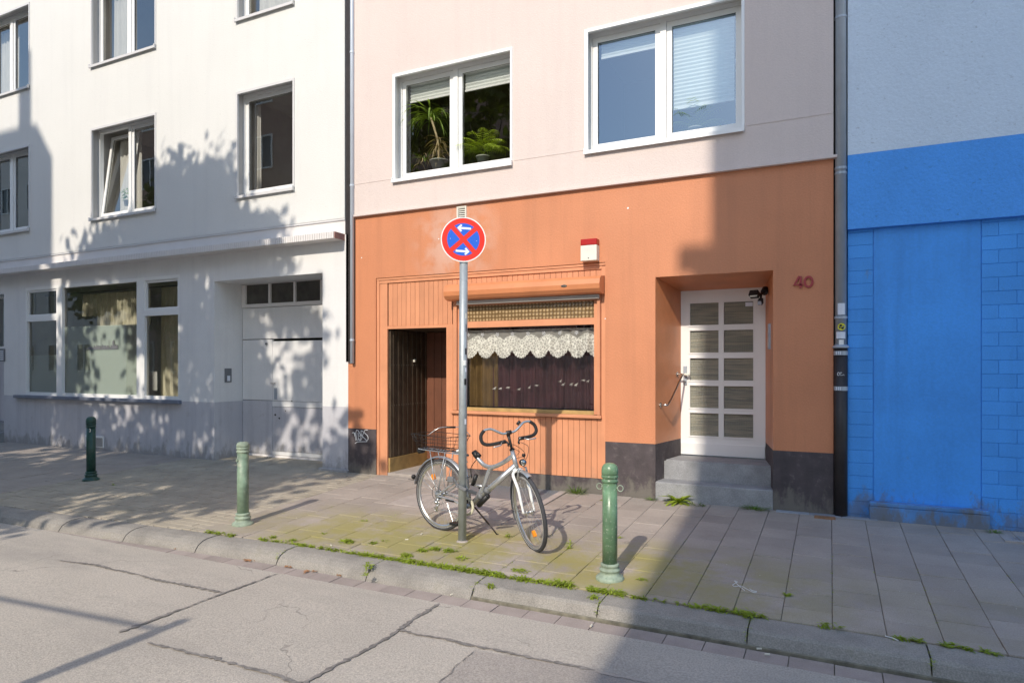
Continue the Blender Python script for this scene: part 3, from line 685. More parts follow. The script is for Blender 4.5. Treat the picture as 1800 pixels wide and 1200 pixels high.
# floodlight with sensor, at the top right of the porch
fl = thing('floodlight', 'black floodlight and motion sensor at the top right of the porch of number 40', 'floodlight', (-.69, .5, 2.3))
X0, Y0 = -.66, .45
fp = lambda px, py, Y: (fac(px, py, Y)[0], Y, fac(px, py, Y)[1])
bm = BM(); tube(bm, [fp(1346,508,.5), fp(1343,514,.45)], .04, 12); tube(bm, [fp(1343,514,.45), fp(1334,519,.36)], .015, 8); tube(bm, [fp(1338,517,.4), fp(1337,527,.34)], .012, 8); obj('bracket', bm, 'black', fl)
def orientbox(c, sx, sy, sz, rz, rx, m, name, par, mi=None):
    bm = BM(); box(bm, -sx/2, sx/2, -sy/2, sy/2, -sz/2, sz/2, .006)
    bmesh.ops.transform(bm, matrix=Matrix.Translation(c) @ Matrix.Rotation(rz, 4, 'Z') @ Matrix.Rotation(rx, 4, 'X'), verts=bm.verts); return obj(name, bm, m, par)
orientbox(fp(1326,517,.34), .10, .075, .07, R(-20), R(-30), 'black', 'lamp_head', fl)
orientbox(fp(1324.5,519.5,.30), .085, .01, .03, R(-20), R(-30), 'alarm white', 'lamp_glass', fl)
orientbox(fp(1337,530,.34), .05, .06, .065, R(20), R(-20), 'black', 'sensor_housing', fl)
orientbox(fp(1335,532.5,.30), .042, .012, .045, R(20), R(-20), 'zinc pipe', 'sensor_lens', fl)
# intercom on right jamb
ic = thing('intercom', 'slim silver intercom on the right jamb of the orange porch', 'intercom', (-.65, .4, 1.9))
bm = BM(); zc0, zc1 = 1.73, 2.01
def rj(t, off): L = math.hypot(IX1-DX1, IY); dx, dy = (IX1-DX1)/L, IY/L; return DX1+dx*t-dy*off, dy*t+dx*off
pa, pb = rj(.22, .001), rj(.33, .001); pc, pd_ = rj(.33, .02), rj(.22, .02)
lo = [bm.verts.new((p[0], p[1], zc0)) for p in (pa, pb, pc, pd_)]; hi = [bm.verts.new((p[0], p[1], zc1)) for p in (pa, pb, pc, pd_)]
bm.faces.new(hi); bm.faces.new(lo[::-1])
for i in range(4): bm.faces.new((lo[i], lo[(i+1) % 4], hi[(i+1) % 4], hi[i]))
obj('plate', bm, 'zinc pipe', ic)
bm = BM(); pa, pb = rj(.235, .021), rj(.315, .021); quad(bm, (*pa,1.75),(*pb,1.75),(*pb,1.86),(*pa,1.86)); obj('button_field', bm, 'chrome', ic)
# house number
def numeral(name, pts_list, lab):
    bm = BM()
    for pts, cl in pts_list: 
        ribbon(bm, pts, .0115, -.018, -.001, cl)
    return obj(name, bm, 'number red', None)
def ribbon(bm, pts, hw, y0, y1, closed=False):
    n = len(pts); P = [Vector((p[0], p[1])) for p in pts]; L = []; Rr = []
    for i in range(n):
        a = P[(i-1) % n] if (closed or i) else P[i]; b = P[(i+1) % n] if (closed or i < n-1) else P[i]
        t = (b-a).normalized(); nn = Vector((-t.y, t.x)); L.append(P[i]+nn*hw); Rr.append(P[i]-nn*hw)
    def ring(y): return [bm.verts.new((q.x, y, q.y)) for q in L], [bm.verts.new((q.x, y, q.y)) for q in Rr]
    fl_, fr = ring(y0); bl, br = ring(y1)
    m_ = n if closed else n-1
    for i in range(m_):
        j = (i+1) % n
        bm.faces.new((fl_[i], fl_[j], fr[j], fr[i])); bm.faces.new((fl_[i], bl[i], bl[j], fl_[j])); bm.faces.new((fr[i], fr[j], br[j], br[i]))
    if not closed:
        bm.faces.new((fl_[0], fr[0], br[0], bl[0])); bm.faces.new((fl_[-1], bl[-1], br[-1], fr[-1]))
nx0, nz0 = -.345, 2.36
hn = thing('house_number', 'dark red house number 40 on the orange wall right of the porch', 'house number', (nx0, -.01, nz0))
bm = BM(); ribbon(bm, [(nx0+.062, nz0), (nx0+.062, nz0+.122), (nx0+.048, nz0+.122), (nx0, nz0+.036), (nx0+.085, nz0+.036)], .0105, -.02, -.001); obj('digit', bm, 'number red', hn)
bm = BM(); ribbon(bm, [(nx0+.138+.037*math.cos(a), nz0+.062+.052*math.sin(a)) for a in [2*math.pi*k/24 for k in range(24)]], .0105, -.02, -.001, True); obj('digit', bm, 'number red', hn)
# alarm siren
al = thing('alarm_siren', 'white alarm siren box with a red top above the orange shop window', 'alarm box', (-2.6, -.05, 2.8))
ax0, ax1 = fx(1020.5, -.1), fx(1049, -.1); az0, az1 = 2.795, 3.055; azm = az1-.075
bm = BM(); box(bm, ax0, ax1, -.105, -.001, az0, azm-.002, .006); body = obj('housing', bm, 'alarm white', al)
bm = BM(); box(bm, ax0, ax1, -.105, -.001, azm, az1, .008); obj('red_lens', bm, 'alarm red', al)
bm = BM()
for k in range(7): box(bm, ax0+.025+k*.022, ax0+.031+k*.022, -.1075, -.1055, azm-.07, azm-.01)
obj('grille', bm, 'window trim grey', body)
bm = BM(); lathe(bm, [(.006, 0), (.006, .004)], 0, 0, 10); bmesh.ops.transform(bm, matrix=Matrix.Translation(((ax0+ax1)/2, -.1055, az0+.03)) @ Matrix.Rotation(R(90), 4, 'X'), verts=bm.verts); obj('screw', bm, 'black', body)
# vent grille
vg = thing('vent_grille', 'small white louvred vent high on the orange wall behind the round sign', 'vent', (-4.4, 0, 3.5))
vx0, vx1 = fx(803.5), fx(820.5); bm = BM(); barframe(bm, vx0, vx1, 3.38, 3.65, -.014, -.001, .02); obj('frame', bm, 'alarm white', vg)
bm = BM(); quad(bm, (vx0+.01,-.002,3.39),(vx1-.01,-.002,3.39),(vx1-.01,-.002,3.64),(vx0+.01,-.002,3.64)); obj('backing', bm, 'black', vg)
for k in range(9):
    bm = BM(); z = 3.41+k*.026; quad(bm, (vx0+.018,-.012,z),(vx1-.018,-.012,z),(vx1-.018,-.003,z+.015),(vx0+.018,-.003,z+.015)); obj('louvre', bm, 'alarm white', vg)
# small things on the wall
bm = BM()
for px, py, r in ((1104,366,.012), (636,453,.009), (771.5,420,.01), (1064,560,.008)):
    X, Z = fac(px, py); n = 8; poly(bm, [(X+r*math.cos(2*math.pi*k/n), -.004, Z+r*math.sin(2*math.pi*k/n)) for k in range(n)])
obj('filler_spot', bm, 'sign white', PH)

# ================================================================== orange shop front
SY = SD
SF = thing('shop_front', 'orange boarded shop front with a dark doorway and a lace curtained window', 'shop front', (-4.1, 0, 0))
bm = BM()   # frame members
box(bm, SX0+.004, SX0+.05, SY-.03, SY, .0, STZ-.03); box(bm, SX0+.052, -5.61, SY-.02, SY+.01, .0, STZ-.08)
box(bm, SX0+.004, SX1-.004, SY-.035, SY, STZ-.032, STZ-.006); box(bm, SX0+.05, SX1-.05, SY-.025, SY-.002, STZ-.075, STZ-.035)
box(bm, SX1-.055, SX1-.004, SY-.02, SY+.01, .19, STZ-.034)
box(bm, -4.645, -4.545, SY-.015, SY+.01, .02, 2.101)
box(bm, -5.61, -4.645, SY-.018, SY+.01, 2.06, 2.10)
obj('frame', bm, 'orange wood paint', SF)
def board(x0, x1, z0, z1, y):
    bm = BM(); j = .0018; box(bm, x0+j, x1-j, y, y+.012, z0, z1, .0022); return obj('board', bm, 'orange wood paint', SF)
p = .0745; x = -5.60
while x < SX1-.07:
    e = min(x+p, SX1-.056); board(x, e, 2.102 if x < -4.60 else 2.40, STZ-.077, SY-.008+RNG.random()*.0015); x += p
x = -4.543
while x < SX1-.07:
    e = min(x+p, SX1-.056); board(x, e, .19+(.0), .905, SY-.008+RNG.random()*.0015); x += p
bm = BM(); quad(bm, (-5.61,SY+.006,2.09),(-4.56,SY+.006,2.09),(-4.56,SY+.006,STZ),(-5.61,SY+.006,STZ)); quad(bm, (-4.56,SY+.006,2.37),(SX1,SY+.006,2.37),(SX1,SY+.006,STZ),(-4.56,SY+.006,STZ)); quad(bm, (-4.56,SY+.006,.18),(SX1,SY+.006,.18),(SX1,SY+.006,.93),(-4.56,SY+.006,.93)); obj('board_backing', bm, 'brown slat wood', SF)
bm = BM(); box(bm, -4.56, SX1, SY-.02, SY+.1, -.1, .188); obj('base_strip', bm, 'plinth dark', SF)
# window
wx0, wx1 = -4.50, -2.516
bm = BM(); y0, y1 = SY-.02, SY+.05
box(bm, wx0-.04, wx0+.055, y0, y1, .96, 2.42); box(bm, wx1-.05, wx1+.04, y0, y1, .96, 2.42)
box(bm, wx0+.055, wx1-.05, y0, y1, 2.045, 2.125); box(bm, wx0+.055, wx1-.05, y0+.01, y1, 2.336, 2.42); 
sw_ = obj('shop_window', bm, 'orange wood paint', SF)
bm = BM(); box(bm, wx0-.06, wx1+.05, SY-.055, SY-.0, .912, .952, .006); obj('sill', bm, 'orange wood paint', sw_)
bm = BM(); box(bm, wx0+.056, wx1-.051, y0-.0, y1, .953, .998, .003); obj('bottom_bead', bm, 'ochre board', sw_)
bm = BM(); quad(bm, (wx0+.055,SY+.02,.99),(wx1-.05,SY+.02,.99),(wx1-.05,SY+.02,2.045),(wx0+.055,SY+.02,2.045)); obj('pane', bm, 'shop glass', sw_)
bm = BM(); quad(bm, (wx0+.055,SY+.015,2.125),(wx1-.05,SY+.015,2.125),(wx1-.05,SY+.015,2.336),(wx0+.055,SY+.015,2.336)); obj('moulded_pane', bm, 'moulded glass', sw_)
room(sw_, wx0, wx1, .7, 2.1, SY+.055, 1.0, 'dark room')
# lace curtain
lc = thing('lace_curtain', 'white scalloped lace half curtain behind the orange shop window glass', 'curtain', ((wx0+wx1)/2, .13, 2.0))
me = bpy.data.meshes.new('lace'); n = 260; L0, L1 = wx0+.05, wx1-.045; zt = 2.0
verts = []; uvs = []; faces = []; nsc = 7.4; rowsn = 16
for i in range(n+1):
    t_ = i/n; u = t_*nsc+.1; xx = L0+(L1-L0)*t_
    tri = abs((u % 1)-.5); zag = .010*(1 if (i % 4) < 2 else -1)*(abs(tri-.5) > .03)
    dep_ = .245+.105*min(1, (1-(tri*2)**1)*1.15)-.0
    dep_ = .355-.10*(abs((u % 1)-.5)*2)**2.2 + zag*.6
    k = .010*math.sin(xx*38)*(1+2.0*max(0, (t_-.68)))+.004*math.sin(xx*90)
    for j in range(rowsn+1):
        v = dep_*j/rowsn; verts.append((xx, .125+k*(1 if t_ < .68 else 2.2)*(.4+.6*j/rowsn), zt-v+.006*math.sin(xx*9)*(1-j/rowsn))); uvs.append((u*1.0, v, 0))
for i in range(n):
    for j in range(rowsn):
        a = i*(rowsn+1)+j; faces.append((a, a+rowsn+1, a+rowsn+2, a+1))
off = OFF[lc]; me.from_pydata([tuple(Vector(v)-off) for v in verts], [], faces)
at = me.attributes.new('lace_uv', 'FLOAT_VECTOR', 'POINT'); at.data.foreach_set('vector', np.array(uvs, dtype=np.float32).ravel()); me.shade_smooth()
link('lace_panel', me, 'lace', lc); bm = BM(); tube(bm, [(L0, .135, 2.005), (L1, .135, 2.005)], .006, 6); obj('rod', bm, 'alarm white', lc)
bm = BM()   # star motifs
for k in range(9):
    xx = L0+(L1-L0)*(k+.42)/8.6
    if xx > L1-.05: break
    for q in range(5):
        an = q*2*math.pi/5+k; poly(bm, [(xx, .112, 1.955), (xx+.026*math.cos(an-.3), .112, 1.955+.026*math.sin(an-.3)), (xx+.026*math.cos(an+.3), .112, 1.955+.026*math.sin(an+.3))])
obj('motif', bm, 'paper', lc)
dc = thing('dark_curtains', 'heavy maroon curtains hanging behind the lace in the orange shop window', 'curtain', ((wx0+wx1)/2, .3, 1.4))
xs_ = np.linspace(wx0+.42, wx1-.02, 9)
obj('panel', drape(wx0+.02, wx0+.5, 1.0, 2.05, .30, .03, .1, 1), 'ochre curtain', dc, smooth=True)
for i, (a, b) in enumerate(zip(xs_, xs_[1:])): obj('panel', drape(a, b+.04, 1.0, 2.05, .33+.01*(i % 2), .028, .085, i), 'maroon curtain', dc, smooth=True)
# pale ornaments on the inner sill
rg = random.Random(5)
for k, (px, py) in enumerate(((869,683),(880,683),(893,681),(912,684),(930,681),(943,677),(985,670),(989,676),(1004,676),(1012,677),(1026,668),(1033,670))):
    X, Z = fac(px, py, .24); bm = BM(); c0 = Vector((X, .24, Z)); q = [(-.02-.02*rg.random(), 0, -.006), (-.005, .01, .004+.012*rg.random()), (.02+.02*rg.random(), 0, .004+.03*rg.random()), (.006, .01, -.002)]
    poly(bm, [c0+Vector(v) for v in q]); poly(bm, [c0+Vector((v[0]*.6, .02, v[2]*.6-.012)) for v in q])
    o = obj('ribbon_scrap', bm, 'pale curtain', dc)
# roller shutter box
rb = None
bm = BM(); rx0, rx1 = -4.56, -2.43; prof = [(SY-.03, 2.622), (-.12, 2.605), (-.165, 2.57), (-.185, 2.51), (-.175, 2.455), (-.14, 2.415), (-.08, 2.40), (SY-.03, 2.40)]
for (a, b), (c, d) in zip(prof, prof[1:]+prof[:1]): quad(bm, (rx0,a,b),(rx1,a,b),(rx1,c,d),(rx0,c,d))
poly(bm, [(rx0,a,b) for a, b in prof]); poly(bm, [(rx1,a,b) for a, b in prof[::-1]])
rb = obj('shutter_box', bm, 'orange gloss paint', SF, smooth=False)
bm = BM(); box(bm, rx0+.12, rx1-.05, SY-.10, SY-.055, 2.345, 2.398, .006); obj('shutter_bottom_rail', bm, 'grey wood rail', rb)
bm = BM(); X, Z = fac(991, 497, -.19); poly(bm, [(X+.04*math.cos(2*math.pi*k/14), -.1875, 2.50+.014*math.sin(2*math.pi*k/14)) for k in range(14)]); obj('maker_badge', bm, 'chrome', rb)
bm = BM(); box(bm, rx0+.05, rx0+.10, SY-.06, SY-.02, .955, 2.40); obj('guide_rail', bm, 'orange wood paint', rb)
bm = BM(); box(bm, rx1-.085, rx1-.05, SY-.06, SY-.02, .955, 2.40); obj('guide_rail', bm, 'orange wood paint', rb)
# doorway
vx0_, vx1_, vz, vy = -5.605, -4.648, 2.06, 1.02
bm = BM(); quad(bm, (vx0_,SY,vz),(vx1_,SY,vz),(vx1_,vy,vz),(vx0_,vy,vz)); quad(bm, (vx1_,SY,-.1),(vx1_,vy,-.1),(vx1_,vy,vz),(vx1_,SY,vz)); quad(bm, (vx0_-.03,SY,-.1),(vx0_-.03,vy,-.1),(vx0_-.03,vy,vz),(vx0_-.03,SY,vz)); quad(bm, (vx0_,vy+.02,-.1),(vx1_,vy+.02,-.1),(vx1_,vy+.02,vz),(vx0_,vy+.02,vz))
dw = obj('doorway_lining', bm, 'brown slat wood', SF)
n = 16
for k in range(n):
    ya = SY+.03+(vy-SY-.03)*k/n; yb = SY+.03+(vy-SY-.03)*(k+1)/n-.008
    bm = BM(); box(bm, vx0_-.02, vx0_+.012+(.006 if k % 2 else 0), ya, yb, .25, vz-.01, .003); obj('slat', bm, 'brown slat wood', dw)
bm = BM()
for zz in (1.55, .98):
    for k in range(n):
        ya = SY+.05+(vy-SY-.03)*k/n; box(bm, vx0_+.018, vx0_+.021, ya, ya+.006, zz, zz+.006)
obj('nail', bm, 'grey wood rail', dw, kind='stuff')
bm = BM(); box(bm, vx0_-.02, vx0_+.022, SY+.005, vy-.01, .03, .245, .004); obj('kick_board', bm, 'ochre board', dw)
n = 7
for k in range(n):
    xa = vx0_+.01+(vx1_-vx0_)*k/n+.1*0; bm = BM(); wdt = (vx1_-vx0_)/n
    box(bm, xa+.003, xa+wdt-.003, vy-.02, vy+.01, .12, vz-.01, .002); obj('back_board', bm, 'brown boards', dw)
bm = BM(); box(bm, vx0_, vx1_, SY-.02, vy+.02, -.1, .045); obj('threshold', bm, 'concrete frame', dw)
bm = BM(); box(bm, vx0_+.02, vx0_+.05, .62, .66, 1.60, 1.64, .004); obj('bell_push', bm, 'alarm white', dw)

# ================================================================== downpipe between orange and blue
dp = thing('downpipe', 'fat grey downpipe with stickers and black cast iron foot beside the blue wall', 'downpipe', (.09, .03, 0))
pX = fx(1478, .0); pY = .0; zj = fz(1478, 609)
bm = BM(); tube(bm, [(pX,pY,zj), (pX,pY,12)], .053, 20); zp_ = obj('zinc_pipe', bm, 'zinc pipe', dp, smooth=True)
for z_, r in ((fz(1478,34), .058), (fz(1478,298), .057), (fz(1478,307), .056), (fz(1478,560), .06)):
    bm = BM(); tube(bm, [(pX,pY,z_), (pX,pY,z_+.022)], r, 20); obj('collar', bm, 'zinc pipe', zp_, smooth=False)
bm = BM(); lathe(bm, [(.055, zj-.02), (.078, zj-.012), (.078, zj+.0), (.055, zj+.02)], pX, pY, 20); obj('flange', bm, 'zinc pipe', zp_)
bm = BM(); tube(bm, [(pX,pY,-.1), (pX,pY,zj-.02)], .062, 20); ci = obj('cast_iron_pipe', bm, 'cast iron black', dp, smooth=True)
for z_ in (fz(1478,622), fz(1478,684)):
    bm = BM(); tube(bm, [(pX,pY,z_-.012), (pX,pY,z_+.03)], .066, 20); cl = obj('clamp', bm, 'zinc pipe', ci)
    bm = BM()
    for k in range(3): box(bm, pX-.045+k*.018, pX-.037+k*.018, pY-.071, pY-.063, z_-.008, z_+.026)
    obj('scrawl', bm, 'paper', cl)
def wrapsticker(px0, px1, py0, py1, m, r=.0545, round_=False, lab=None, p_=None):
    x0, x1 = fx(px0, -.05)-pX, fx(px1, -.05)-pX; z0, z1 = fz(px0, py1, -.05), fz(px0, py0, -.05); bm = BM(); n = 10
    rr = r; clampf = lambda q: max(-.98, min(.98, q/rr))
    if round_:
        cx_, cz_, ra = (x0+x1)/2, (z0+z1)/2, (z1-z0)/2
        c0 = bm.verts.new((pX+cx_, pY-rr*math.sqrt(1-clampf(cx_)**2)-.0006, cz_)); ring = []
        for k in range(20):
            xx = cx_+ra*math.cos(2*math.pi*k/20); ring.append(bm.verts.new((pX+clampf(xx)*rr, pY-rr*math.sqrt(1-clampf(xx)**2)-.0006, cz_+ra*math.sin(2*math.pi*k/20))))
        for k in range(20): bm.faces.new((c0, ring[k], ring[(k+1) % 20]))
    else:
        prev = None
        for k in range(n+1):
            xx = x0+(x1-x0)*k/n; y = pY-rr*math.sqrt(1-clampf(xx)**2)-.0006
            a, b = bm.verts.new((pX+xx, y, z0)), bm.verts.new((pX+xx, y, z1))
            if prev: bm.faces.new((prev[0], a, b, prev[1]))
            prev = (a, b)
    return obj('sticker', bm, m, zp_, label=lab)
wrapsticker(1472.5, 1485.5, 533, 553, 'paper', lab='upper white paper sticker'); wrapsticker(1470, 1486, 583, 595, 'paper'); wrapsticker(1474.5, 1483, 597, 607, 'sign white')
wrapsticker(1473.5, 1485, 568, 580.5, 'sticker yellow', round_=True, lab='round yellow sticker with black marks')
wrapsticker(1476, 1480, 570, 574, 'black', .0552); wrapsticker(1478.5, 1483, 575, 578, 'black', .0552); wrapsticker(1475, 1478, 575, 577, 'black', .0552)
bm = BM(); zz = fz(1478, 657); y = pY-.064
for cx_ in (-.018, .004): tube(bm, [(pX+cx_+.010*math.cos(a)-.004, y, zz+.016*math.sin(a)) for a in [2*math.pi*k/10+.6 for k in range(9)]], .0028, 4); 
tube(bm, [(pX+.012, y, zz-.014), (pX+.026, y, zz-.004), (pX+.03, y+.004, zz-.016)], .0028, 4); obj('scrawl', bm, 'sign white', ci)

# ================================================================== blue house
BH = thing('blue_house', 'bright blue house with painted block courses and a pale blue upper wall', 'house', (1.5, 0, 0))
B0 = .157; ZB0, ZB1 = 2.935, 3.69; BXE = 9.0
bm = BM(); wall(bm, B0, BXE, ZB1, 12, -.012, [(3.2,4.8,4.4,5.9),(3.2,4.8,7.2,8.7),(6.4,8,4.4,5.9)], .2); obj('upper_wall', bm, 'pale blue render', BH)
bm = BM(); box(bm, B0, BXE, -.0135, .2, ZB0, ZB1-.001); obj('band', bm, 'blue band render', BH)
for h in ((3.2,4.8,4.4,5.9),(3.2,4.8,7.2,8.7),(6.4,8,4.4,5.9)): window(BH, *h, -.012, [.5], None)
bx1, bx2 = fx(1535, .05), fx(1725, .05)
bm = BM(); box(bm, B0, BXE, .062, .25, -.2, ZB0-.0005); bw = obj('lower_wall', bm, 'blue paint', BH)
bm = BM(); box(bm, bx1+.005, bx2-.005, .050, .0615, -.1, ZB0-.001); obj('rendered_panel', bm, 'blue paint', BH)
ch = .1305
nb = 0
for k in range(24):
    z0 = -.095+k*ch; z1 = z0+ch-.005
    if z0 > ZB0-.02: break
    z1 = min(z1, ZB0-.002)
    jx = B0+.0+RNG.random()*.004-(.02 if z1 < 1.2 else 0)
    bm = BM(); box(bm, jx, bx1-.002, .051, .0615, z0, z1+.003, .003); obj('brick', bm, 'blue block paint', bw); nb += 1
    x = bx2+.002-(0 if k % 2 else .14); first = True
    while x < 3.4:
        e = x+.275; xa = max(x, bx2+.002)
        if e-xa > .02:
            bm = BM(); dy = RNG.random()*.003; box(bm, xa, e-.002, .0505+dy, .0615, z0, z1+.003, .003); obj('brick', bm, 'blue block paint', bw)
        x = e
bm = BM(); sx0, sx1 = fx(1528, -.05), fx(1741, -.05)
box(bm, sx0, sx1, -.05, .05, -.1, fz(1620, 894, -.05)-.01, .012); obj('base_sill', bm, 'blue stained base', BH)
bm = BM(); box(bm, sx0+.002, sx1-.002, -.052, .049, fz(1620, 894, -.05)-.009, fz(1620, 890, -.05)+.008, .006); obj('sill_cap', bm, 'blue stained base', BH)

# unseen rear walls and roofs, added to keep daylight from leaking in
for hs, a, b, m_ in ((WH, BX0, -6.37, 'white render'), (PH, -6.15, .02, 'pink render'), (BH, .17, BXE, 'pale blue render')):
    bm = BM(); Yb = 9.0
    quad(bm, (a,Yb,-.3),(b,Yb,-.3),(b,Yb,12),(a,Yb,12)); quad(bm, (a,.0,12.0),(b,.0,12.0),(b,Yb,12.0),(a,Yb,12.0))
    quad(bm, (a,.3,-.3),(a,Yb,-.3),(a,Yb,12),(a,.3,12)); quad(bm, (b,.3,-.3),(b,Yb,-.3),(b,Yb,12),(b,.3,12)); obj('rear_shell', bm, m_, hs)

# ================================================================== ground, road, kerb, paving
bm = BM(); v = 0
quad(bm, (-400,-400,-.62), (400,-400,-.62), (400,400,-.62), (-400,400,-.62)); obj('ground', bm, 'asphalt patch', None, kind='structure')
XA, XB = -60.0, 40.0
bm = BM(); ys = [-3.40, -4.5, -6, -8.0, -8.2]
for a, b in zip(ys, ys[1:]):
    za, zb_ = zr(a), zr(b) if b > -8 else zr(-8)-.018*(-8-b)
    za = zr(a) if a >= -8 else zr(-8)-.018*(-8-a)
    quad(bm, (XA,b,zb_), (XB,b,zb_), (XB,a,za), (XA,a,za))
obj('road', bm, 'asphalt', None, kind='structure')
# fresher patch in the foreground
P = [grd(*p, zr) for p in ((836,1143),(1040,1178),(1100,1192),(1250,1215),(1250,1290),(700,1290),(770,1200))]
bm = BM(); poly(bm, [(x, y, zr(y)+.004) for x, y in P]); obj('road_patch', bm, 'asphalt patch', None, kind='structure')
def crackstrip(name, pts, w0, w1, seed, m='tar', h=.007):
    rg = random.Random(seed); P = [Vector(grd(*p, zr)) for p in pts]; Q = []
    for a, b in zip(P, P[1:]):
        n = max(2, int((b-a).length/.022))
        for i in range(n): Q.append(a.lerp(b, i/n))
    Q.append(P[-1]); bm = BM(); prev = None; N = len(Q); o1 = o2 = wob = 0
    for i, q in enumerate(Q):
        t = (Q[min(i+1, N-1)]-Q[max(i-1, 0)]).normalized(); nn = Vector((-t.y, t.x)); wob = wob*.9+rg.uniform(-.006,.006)
        hw = (w0+(w1-w0)*i/N)*.38*rg.choice((.35,.7,.9,1.,1.2,1.5))*rg.uniform(.6, 1.2)*(.4 if i in (0, N-1) else 1); c = q+nn*wob
        a, b = c+nn*hw, c-nn*hw; va, vb = bm.verts.new((a.x, a.y, zr(a.y)+h)), bm.verts.new((b.x, b.y, zr(b.y)+h))
        if prev: bm.faces.new((prev[0], prev[1], vb, va))
        prev = (va, vb)
    return obj(name, bm, m, None, kind='structure')
crackstrip('road_crack', [(105,985),(150,990),(230,1008),(300,1024),(388,1041)], .03, .045, 1)
crackstrip('road_crack', [(488,1008),(440,1025),(388,1042),(330,1068),(270,1090),(208,1112)], .02, .05, 2)
crackstrip('road_crack', [(260,1130),(330,1148),(400,1165),(520,1200),(600,1225)], .03, .05, 3)
crackstrip('road_crack', [(773,1061),(735,1084),(698,1107),(650,1140),(600,1166),(540,1197),(480,1235)], .045, .04, 4)
crackstrip('road_crack', [(700,1107),(760,1120),(830,1134),(905,1150),(985,1166),(1045,1180)], .04, .035, 5)
crackstrip('road_crack', [(836,1143),(800,1172),(770,1203)], .012, .01, 6)
crackstrip('road_crack', [(1050,1181),(1110,1193),(1150,1203)], .04, .05, 7, 'concrete frame')
# kerb: one stone after the other, the low side rounded
def kerby(X): return -2.95-(0 if X > -4.5 else min(.22, (-4.5-X)*.05))
kerb = thing('kerb', None, None, (-3, -3.1, 0), kind='structure')
joints = [-.47+.98*k for k in range(-20, 6)]
for i, (a, b) in enumerate(zip(joints, joints[1:])):
    ya, yb = kerby(a), kerby(b); bm = BM(); g = .0045
    drop = lambda X: 0
    def prof(Y0, dz): return [(Y0-.008, -.3), (Y0-.008, zg(Y0)-.004+dz), (Y0-.07, zg(Y0)-.003+dz), (Y0-.15, zg(Y0)-.006+dz), (Y0-.205, zg(Y0)-.02+dz), (Y0-.25, zg(Y0)-.045+dz), (Y0-.28, zg(Y0)-.085+dz), (Y0-.292, -.21), (Y0-.292, -.3)]
    sharp = (.0 if a < -1.6 else 1)
    rows_ = []
    for X, Y0 in ((a+g, ya), (b-g, yb)):
        pr = prof(Y0, drop((a+b)/2)+RNG.uniform(-.003,.003))
        if a > -2.6: pr = pr[:4]+[(Y0-.215, zg(Y0)-.010+pr[1][1]-zg(Y0)+.004), (Y0-.236, zg(Y0)-.028), (Y0-.262, zg(Y0)-.085), (Y0-.275, -.21), (Y0-.275, -.3)]
        rows_.append([bm.verts.new((X, y, z)) for y, z in pr])
    A, B = rows_
    for k in range(len(A)-1): bm.faces.new((A[k], A[k+1], B[k+1], B[k]))
    bm.faces.new(A[::-1]); bm.faces.new(B); obj('kerb_stone', bm, 'kerb stone', kerb)
bm = BM(); prev = None
for i in range(len(joints)):
    Y0 = kerby(joints[i]); row = [bm.verts.new((joints[i], y, z)) for y, z in ((Y0-.012,-.3),(Y0-.012,zg(Y0)-.05),(Y0-.15,zg(Y0)-.055),(Y0-.23,zg(Y0)-.075),(Y0-.275,-.19),(Y0-.28,-.3))]
    if prev:
        for k in range(5): bm.faces.new((prev[k], prev[k+1], row[k+1], row[k]))
    prev = row
obj('kerb_mortar', bm, 'joint dirt', kerb)
gut = thing('gutter', None, None, (-3, -3.3, 0), kind='structure')
x = joints[0]; k = 0
while x < joints[-1]:
    e = x+.245; Y0 = kerby(x)-.292; Y1 = kerby(e)-.292; bm = BM(); h = RNG.uniform(-.002,.002)
    vs = [bm.verts.new(p) for p in ((x+.003,Y0-.155,-.204+h),(e-.003,Y1-.155,-.204+h),(e-.003,Y1-.002,-.203+h),(x+.003,Y0-.002,-.203+h))]; bm.faces.new(vs)
    lo = [bm.verts.new((q.co.x, q.co.y, -.25)) for q in vs]
    for i in range(4): bm.faces.new((vs[i], lo[i], lo[(i+1) % 4], vs[(i+1) % 4]))
    if x > -19: obj('gutter_slab', bm, 'gutter slab', gut)
    else: bm.free()
    x = e; k += 1
bm = BM()
for a, b in ((-2.5, -3.55),):
    quad(bm, (XA,-3.6,-.214),(XB,-3.6,-.214),(XB,-2.9,-.214),(XA,-2.9,-.214))
obj('gutter_bed', bm, 'joint dirt', None, kind='structure')
# bed under paving (visible in the joints) reaching in under porch and doorway
pav = thing('pavement', None, None, (-3, -1.5, 0), kind='structure')
bm = BM(); zb = lambda Y: zg(Y)-.011
kk = [XA]+joints+[XB]
for a, b in zip(kk, kk[1:]): quad(bm, (a,kerby(a)-.02,zb(kerby(a)-.02)), (b,kerby(b)-.02,zb(kerby(b)-.02)), (b,.7,zb(.7)), (a,.7,zb(.7)))
obj('joint_bed', bm, 'joint dirt', pav)
def tileverts(x0, x1, y0, y1, dz, g=.0017, e=.0028):
    r = RNG.uniform(-.0015,.0015, 4)
    top = [(x0+g+e, y0+g+e), (x1-g-e, y0+g+e), (x1-g-e, y1-g-e), (x0+g+e, y1-g-e)]; mid = [(x0+g, y0+g), (x1-g, y0+g), (x1-g, y1-g), (x0+g, y1-g)]
    return [(x, y, zg(y)+dz+r[i]) for i, (x, y) in enumerate(top)]+[(x, y, zg(y)+dz+r[i]-.004) for i, (x, y) in enumerate(mid)]+[(x, y, zg(y)-.04) for x, y in mid]
TF = [(0,1,2,3)]+[(i, i+4, (i+1) % 4+4, (i+1) % 4) for i in range(4)]+[(i+4, i+8, (i+1) % 4+8, (i+1) % 4+4) for i in range(4)]
